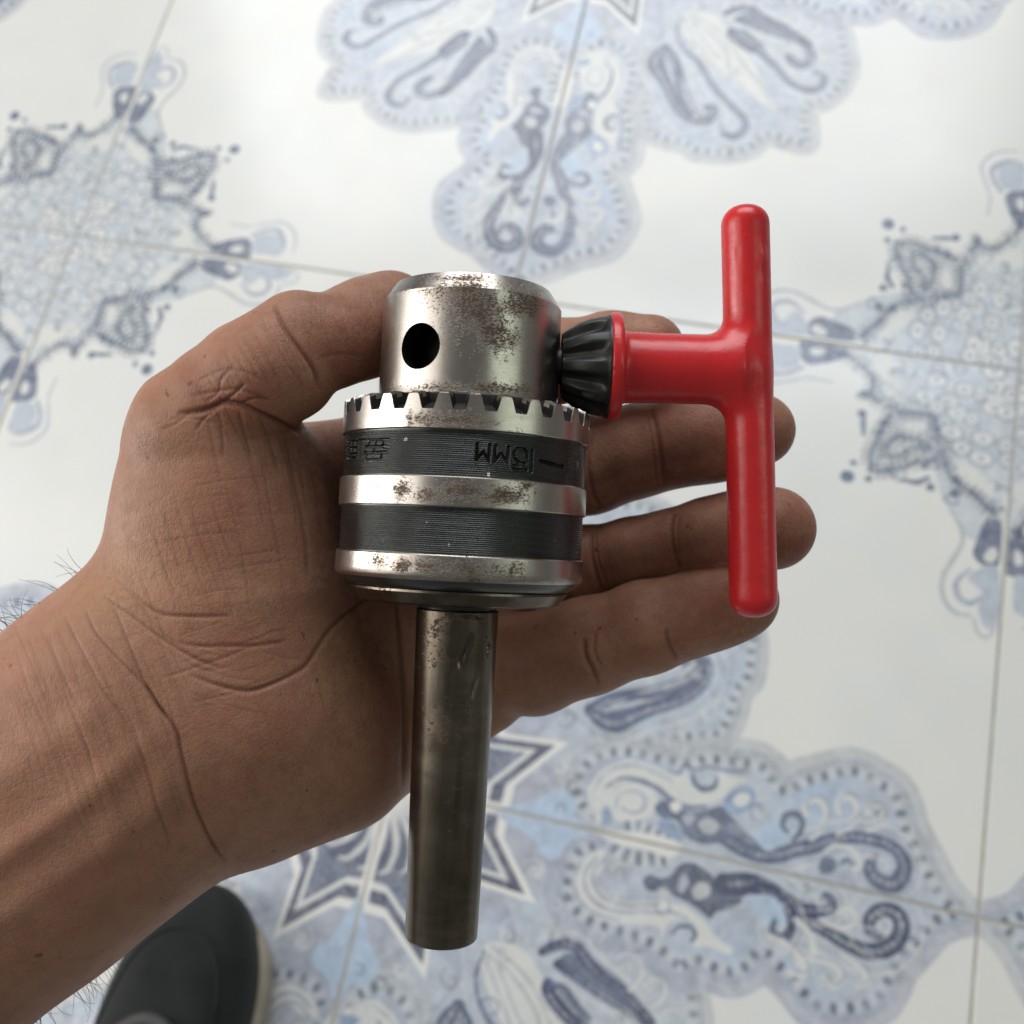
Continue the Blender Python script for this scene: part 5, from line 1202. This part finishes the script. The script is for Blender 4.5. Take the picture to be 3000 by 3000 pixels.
# ------------------------------------------------------------------ chuck key: black pinion, pilot pin, red T handle (local x = key axis, y = up along the bar)
KD = 222.4
K0 = cv(1652, 1072, KD)
K1 = cv(2190, 1086, KD)
kx = (K1 - K0) / np.linalg.norm(K1 - K0)
kz = np.array([0, 0, 1.0])
kz = kz - kx * (kx @ kz)
kz /= np.linalg.norm(kz)
ky = np.cross(kz, kx)
KX = Matrix(((kx[0], ky[0], kz[0], K0[0] * MM), (kx[1], ky[1], kz[1], K0[1] * MM), (kx[2], ky[2], kz[2], K0[2] * MM), (0, 0, 0, 1)))
key = thing('chuck_key', 'chuck key with glossy red T handle and black toothed cone, plugged into the chuck nose', 'chuck key', CAM_M @ KX)
JX = float(np.linalg.norm(K1 - K0))        # bar centre along the key axis


def klocal(u, v, d=KD):
    q = cv(u, v, d) - K0
    return np.array([q @ kx, q @ ky, q @ kz])


top = klocal(2182, 603)
bot = klocal(2208, 1808)
h = 0.42
lo3, hi3 = np.array([8.4, bot[1] - 2, -14.0]), np.array([JX + 8, top[1] + 2, 14.0])
ax_ = [np.arange(lo3[i], hi3[i], h) for i in range(3)]
X, Y, Z = np.meshgrid(*[a.astype(np.float32) for a in ax_], indexing='ij')


def capsule(p, q, r1, r2):
    d = q - p
    t = np.clip(((X - p[0]) * d[0] + (Y - p[1]) * d[1] + (Z - p[2]) * d[2]) / (d @ d), 0, 1)
    return np.sqrt((X - p[0] - t * d[0]) ** 2 + (Y - p[1] - t * d[1]) ** 2 + (Z - p[2] - t * d[2]) ** 2) - (r1 + (r2 - r1) * t)


rr = 5.2


def rod(p, q, r, rnd):
    """rod with softly rounded flat ends"""
    d = (q - p) / np.linalg.norm(q - p)
    L_ = np.linalg.norm(q - p)
    s = (X - p[0]) * d[0] + (Y - p[1]) * d[1] + (Z - p[2]) * d[2]
    rad_ = np.sqrt(np.maximum((X - p[0]) ** 2 + (Y - p[1]) ** 2 + (Z - p[2]) ** 2 - s * s, 0))
    a = rad_ - r + rnd
    c_ = np.abs(s - L_ / 2) - L_ / 2 + rnd
    return np.minimum(np.maximum(a, c_), 0) + np.sqrt(np.maximum(a, 0) ** 2 + np.maximum(c_, 0) ** 2) - rnd


Fk = rod(top, bot, rr, 4.2)
radx = np.sqrt(Y ** 2 + Z ** 2)
stem = np.maximum(radx - 7.55 - .25 * np.clip((20 - X) / 8, 0, 1), np.maximum(10 - X, X - (JX - 2.5)))
stem_end = np.sqrt((X - (JX - 4.5)) ** 2 + Y ** 2 + Z ** 2) - 7.3
Fk = smin(Fk, smin(stem, stem_end, 2), 4.2)
fl = np.maximum(radx - (11.75 - np.maximum(X - 11.2, 0) * .35), np.abs(X - 10.9) - 1.3)
Fk = smin(Fk, fl, 1.6)
Vk, Qk = surface_nets(Fk.astype(np.float32), lo3, h)
# wrinkle of the dipped plastic coat near the upper end
wr = np.exp(-((Vk[:, 0] - (JX + 1.6 + .5 * np.sin(Vk[:, 1] * 1.1))) / .5) ** 2) * np.exp(-((Vk[:, 1] - (top[1] - 11)) / 6) ** 2) * (Vk[:, 2] > 0)
Vk[:, 2] += .32 * wr
dent = np.exp(-((Vk[:, 0] - (JX + .5)) / 1.0) ** 2 - ((Vk[:, 1] + 2.0) / 2.6) ** 2) * (Vk[:, 2] > 0)
Vk[:, 2] -= .25 * dent
seam = np.exp(-((Vk[:, 2] - .25 * np.sin(Vk[:, 1] * .35)) / .35) ** 2) * (Vk[:, 0] > JX + 2)
Vk[:, 0] += .16 * seam
rg = np.random.default_rng(9)
for _ in range(16):
    c_ = Vk[rg.integers(len(Vk))]
    dd_ = ((Vk - c_) / np.array([.5, 1.6, .8]) * rg.uniform(.7, 1.5)) ** 2
    Vk[:, 2] -= rg.uniform(.05, .16) * np.exp(-dd_.sum(1)) * np.sign(Vk[:, 2])
m_red, nt, b = new_mat('red_dipped_plastic')
O = nd(nt, 'ShaderNodeTexCoord').outputs['Object']
n_ = noise(nt, O, 90, 4)
smd = ramp(nt, noise(nt, O, 150, 5, .7), .52, .74)
col = mix(nt, n_, (0.56, 0.016, 0.020), (0.62, 0.026, 0.028))
nt.links.new(mix(nt, math_(nt, 'MULTIPLY', smd, .22), col, (0.16, 0.012, 0.012)), b.inputs['Base Color'])
nt.links.new(math_(nt, 'ADD', math_(nt, 'MULTIPLY', noise(nt, O, 300, 4), .18), .20), b.inputs['Roughness'])
b.inputs['Subsurface Weight'].default_value = 0.06
b.inputs['Subsurface Radius'].default_value = (1, .1, .1)
b.inputs['Subsurface Scale'].default_value = 0.002
bn = bump(nt, noise(nt, O, 130, 3), .22, 0.0009, b)
bump(nt, noise(nt, O, 1200, 3), .06, 0.0002, b, bn)
me = mesh_np('grip', Vk * MM, Qk)
gr = link('grip', me, m_red, key)
cs = gr.modifiers.new('c', 'CORRECTIVE_SMOOTH')
cs.iterations, cs.use_only_smooth, cs.factor = 3, True, .5

# pinion: 12 rounded flutes on a cone
m_black, nt, b = new_mat('black_pinion')
O = nd(nt, 'ShaderNodeTexCoord').outputs['Object']
n_ = noise(nt, O, 250, 4)
nt.links.new(ramp(nt, n_, .3, .7, (.012, .012, .012, 1), (.028, .027, .025, 1)), b.inputs['Base Color'])
nt.links.new(math_(nt, 'ADD', math_(nt, 'MULTIPLY', n_, .25), .27), b.inputs['Roughness'])
b.inputs['Metallic'].default_value = .3
bump(nt, noise(nt, O, 900, 3), .06, .0002, b)
NG, SG = 10, 10 * 20
tg = np.arange(SG) * 2 * np.pi / SG
cpos = np.cos(NG * tg + math.pi * .55)
shape = np.clip(cpos * 1.5 + .25, -1, 1)
prof = [(0.05, -.7, 0), (5.9, -.7, .0), (6.9, -.55, .5), (7.7, .7, .95), (9.0, 2.9, 1.3), (9.9, 5.2, 1.35), (10.45, 7.4, 1.1), (10.75, 8.5, .5), (11.05, 9.0, .08), (11.2, 9.2, 0), (11.2, 9.75, 0), (0.05, 9.75, 0)]
Vg = []
for r, x, d_ in prof:
    R_ = r + d_ * .62 * (shape - .45)
    Vg.append(np.stack([np.full(SG, x), R_ * np.cos(tg), R_ * np.sin(tg)], 1))
Vg = np.array(Vg).reshape(-1, 3)
i = np.arange(len(prof) - 1)[:, None] * SG
j = np.arange(SG)[None]
Fg = np.stack([i + j, i + SG + j, i + SG + (j + 1) % SG, i + (j + 1) % SG], -1).reshape(-1, 4)
link('bevel_gear', mesh_np('bevel_gear', Vg * MM, Fg[:, ::-1].copy()), m_black, key, angle=40)
Vp, Fp = lathe([(0.02, -6.5), (3.6, -6.2), (4.1, -5.6), (4.2, 0.4)], 48)
Vp = np.stack([Vp[:, 2], Vp[:, 0], Vp[:, 1]], 1)
link('pilot_pin', mesh_np('pilot_pin', Vp * MM, Fp), m_black, key, angle=40)

# ------------------------------------------------------------------ the photographer's shoe on the floor (toe towards +y)
shoe = thing('shoe', 'dark charcoal slip-on shoe with tan sole edge, on the floor below the forearm', 'shoe', Matrix.Translation((0.3045, -0.489, 0.0)))


def outline(t, grow=0.0):
    """half widths (left, right) at distance t behind the toe tip (metres)"""
    L = 0.285
    t = np.asarray(t, float)
    k = np.clip((t + grow) / 0.085, 0, 1)
    toe = np.sqrt(np.clip(1 - (1 - k) ** 2.3, 0, 1))
    heel = np.sqrt(np.clip(1 - np.clip((t - 0.235) / (L - 0.235 + grow), 0, 1) ** 2.2, 0, 1))
    waist = 1 - .18 * np.exp(-((t - .185) / .055) ** 2)
    wl = (.0465 * toe * heel * waist) + grow * np.minimum(toe, heel)
    wr = (.0505 * toe * heel * (1 - .06 * np.exp(-((t - .17) / .06) ** 2))) + grow * np.minimum(toe, heel)
    return wl, wr


def loft(rows):
    V = np.vstack(rows)
    n = len(rows[0])
    F = []
    for a in range(len(rows) - 1):
        for c in range(n - 1):
            F.append((a * n + c, a * n + c + 1, (a + 1) * n + c + 1, (a + 1) * n + c))
    return V, F


def sole_ring(z, grow):
    t = np.concatenate([np.linspace(0, 1, 40) ** 2 * .1425, .1425 + (1 - np.linspace(1, 0, 40) ** 2)[1:] * .1425])
    wl, wr = outline(t, grow)
    L_ = np.stack([-wl, -t, np.full(len(t), z)], 1)
    R_ = np.stack([wr, -t, np.full(len(t), z)], 1)
    ring = np.vstack([R_, L_[::-1][1:-1]])
    ring[:, 1] = np.where(ring[:, 1] > -.1425, ring[:, 1] - .012 * np.exp(-ring[:, 1] ** 2 / .0009), ring[:, 1] - grow)
    return np.vstack([ring, ring[:1]])


m_sole, nt, b = new_mat('tan_rubber')
O = nd(nt, 'ShaderNodeTexCoord').outputs['Object']
nt.links.new(ramp(nt, noise(nt, O, 60, 5), .3, .75, (.30, .255, .20, 1), (.42, .37, .30, 1)), b.inputs['Base Color'])
b.inputs['Roughness'].default_value = .75
m_up, nt, b = new_mat('charcoal_fabric')
O = nd(nt, 'ShaderNodeTexCoord').outputs['Object']
nt.links.new(ramp(nt, noise(nt, O, 50, 5), .3, .75, (.008, .009, .009, 1), (.016, .0175, .017, 1)), b.inputs['Base Color'])
b.inputs['Roughness'].default_value = .8
b.inputs['Specular IOR Level'].default_value = .2
b.inputs['Sheen Weight'].default_value = .12
b.inputs['Sheen Roughness'].default_value = .5
bump(nt, noise(nt, O, 900, 3), .4, .0006, b)
m_trim, nt, b = new_mat('grey_trim')
O = nd(nt, 'ShaderNodeTexCoord').outputs['Object']
nt.links.new(ramp(nt, noise(nt, O, 120, 4), .3, .75, (.035, .033, .032, 1), (.055, .052, .05, 1)), b.inputs['Base Color'])
b.inputs['Roughness'].default_value = .6
m_in, nt, b = new_mat('shoe_lining')
b.inputs['Base Color'].default_value = (.01, .01, .01, 1)
b.inputs['Roughness'].default_value = .9
V, F = loft([sole_ring(z, g) for z, g in ((0.0004, -.003), (.002, .0015), (.012, .0048), (.021, .0052), (.0245, .0038), (.0255, .0005), (.0255, -.03))])
link('sole', mesh_np('sole', V, F), m_sole, shoe, angle=40)
rows = []
ts = np.concatenate([np.linspace(0, 1, 26) ** 1.6 * .10, np.linspace(.105, .284, 40)])
phi = np.linspace(0, math.pi, 41)
for t in ts:
    wl, wr = outline(t)
    top_ = .030 + .040 * (1 - math.exp(-t / .030)) + .022 * np.clip((t - .06) / .08, 0, 1) ** 1.3
    c_ = np.cos(phi)
    x = np.where(c_ > 0, c_ * wr, c_ * wl)
    x = np.sign(x) * np.abs(x / (np.where(c_ > 0, wr, wl) + 1e-6)) ** .75 * np.where(c_ > 0, wr, wl)
    z = .022 + (top_ - .022) * np.sin(phi) ** .72
    rows.append(np.stack([x, np.full(len(phi), -t), z], 1))
V, F = loft(rows)
link('upper', mesh_np('upper', V, F), m_up, shoe)
# stitched toe line and the padded edge of the opening
def tube(path, r, n=10):
    path = np.asarray(path)
    T_ = np.gradient(path, axis=0)
    T_ /= np.linalg.norm(T_, axis=1)[:, None]
    up = np.array([0, 0, 1.0])
    rows = []
    for p, t in zip(path, T_):
        s_ = np.cross(t, up)
        s_ /= np.linalg.norm(s_)
        u_ = np.cross(s_, t)
        a = np.linspace(0, 2 * math.pi, n + 1)
        rows.append(p + r * (np.cos(a)[:, None] * s_ + np.sin(a)[:, None] * u_))
    return loft(rows)


def on_upper(x, t):
    wl, wr = outline(t)
    w_ = wr if x > 0 else wl
    top_ = .030 + .040 * (1 - math.exp(-t / .030)) + .022 * np.clip((t - .06) / .08, 0, 1) ** 1.3
    c_ = min(abs(x) / w_, .999) ** (1 / .75)
    return .022 + (top_ - .022) * (1 - c_ * c_) ** .36


arc = []
for a in np.linspace(0, math.pi, 60):
    x = .003 + .031 * math.cos(a)
    t = .150 - .070 * math.sin(a) ** .8
    arc.append((x, -t, on_upper(x, t) + .0015))
V, F = tube(arc, .0052)
link('opening_trim', mesh_np('opening_trim', V, F), m_trim, shoe)
lin_ = [(x, y - .004, z + .0012) for x, y, z in arc]
V, F = loft([np.array(lin_), np.array([(x, -.155, z + .004) for x, y, z in lin_])])
link('tongue', mesh_np('tongue', V, F), m_in, shoe)
arc = []
for a in np.linspace(0.05, math.pi - .05, 60):
    x = .001 + .036 * math.cos(a)
    t = .115 - .088 * math.sin(a) ** .55
    arc.append((x, -t, on_upper(x, t) + .0002))
V, F = tube(arc, .0012, 6)
link('toe_seam', mesh_np('toe_seam', V, F), m_up, shoe)
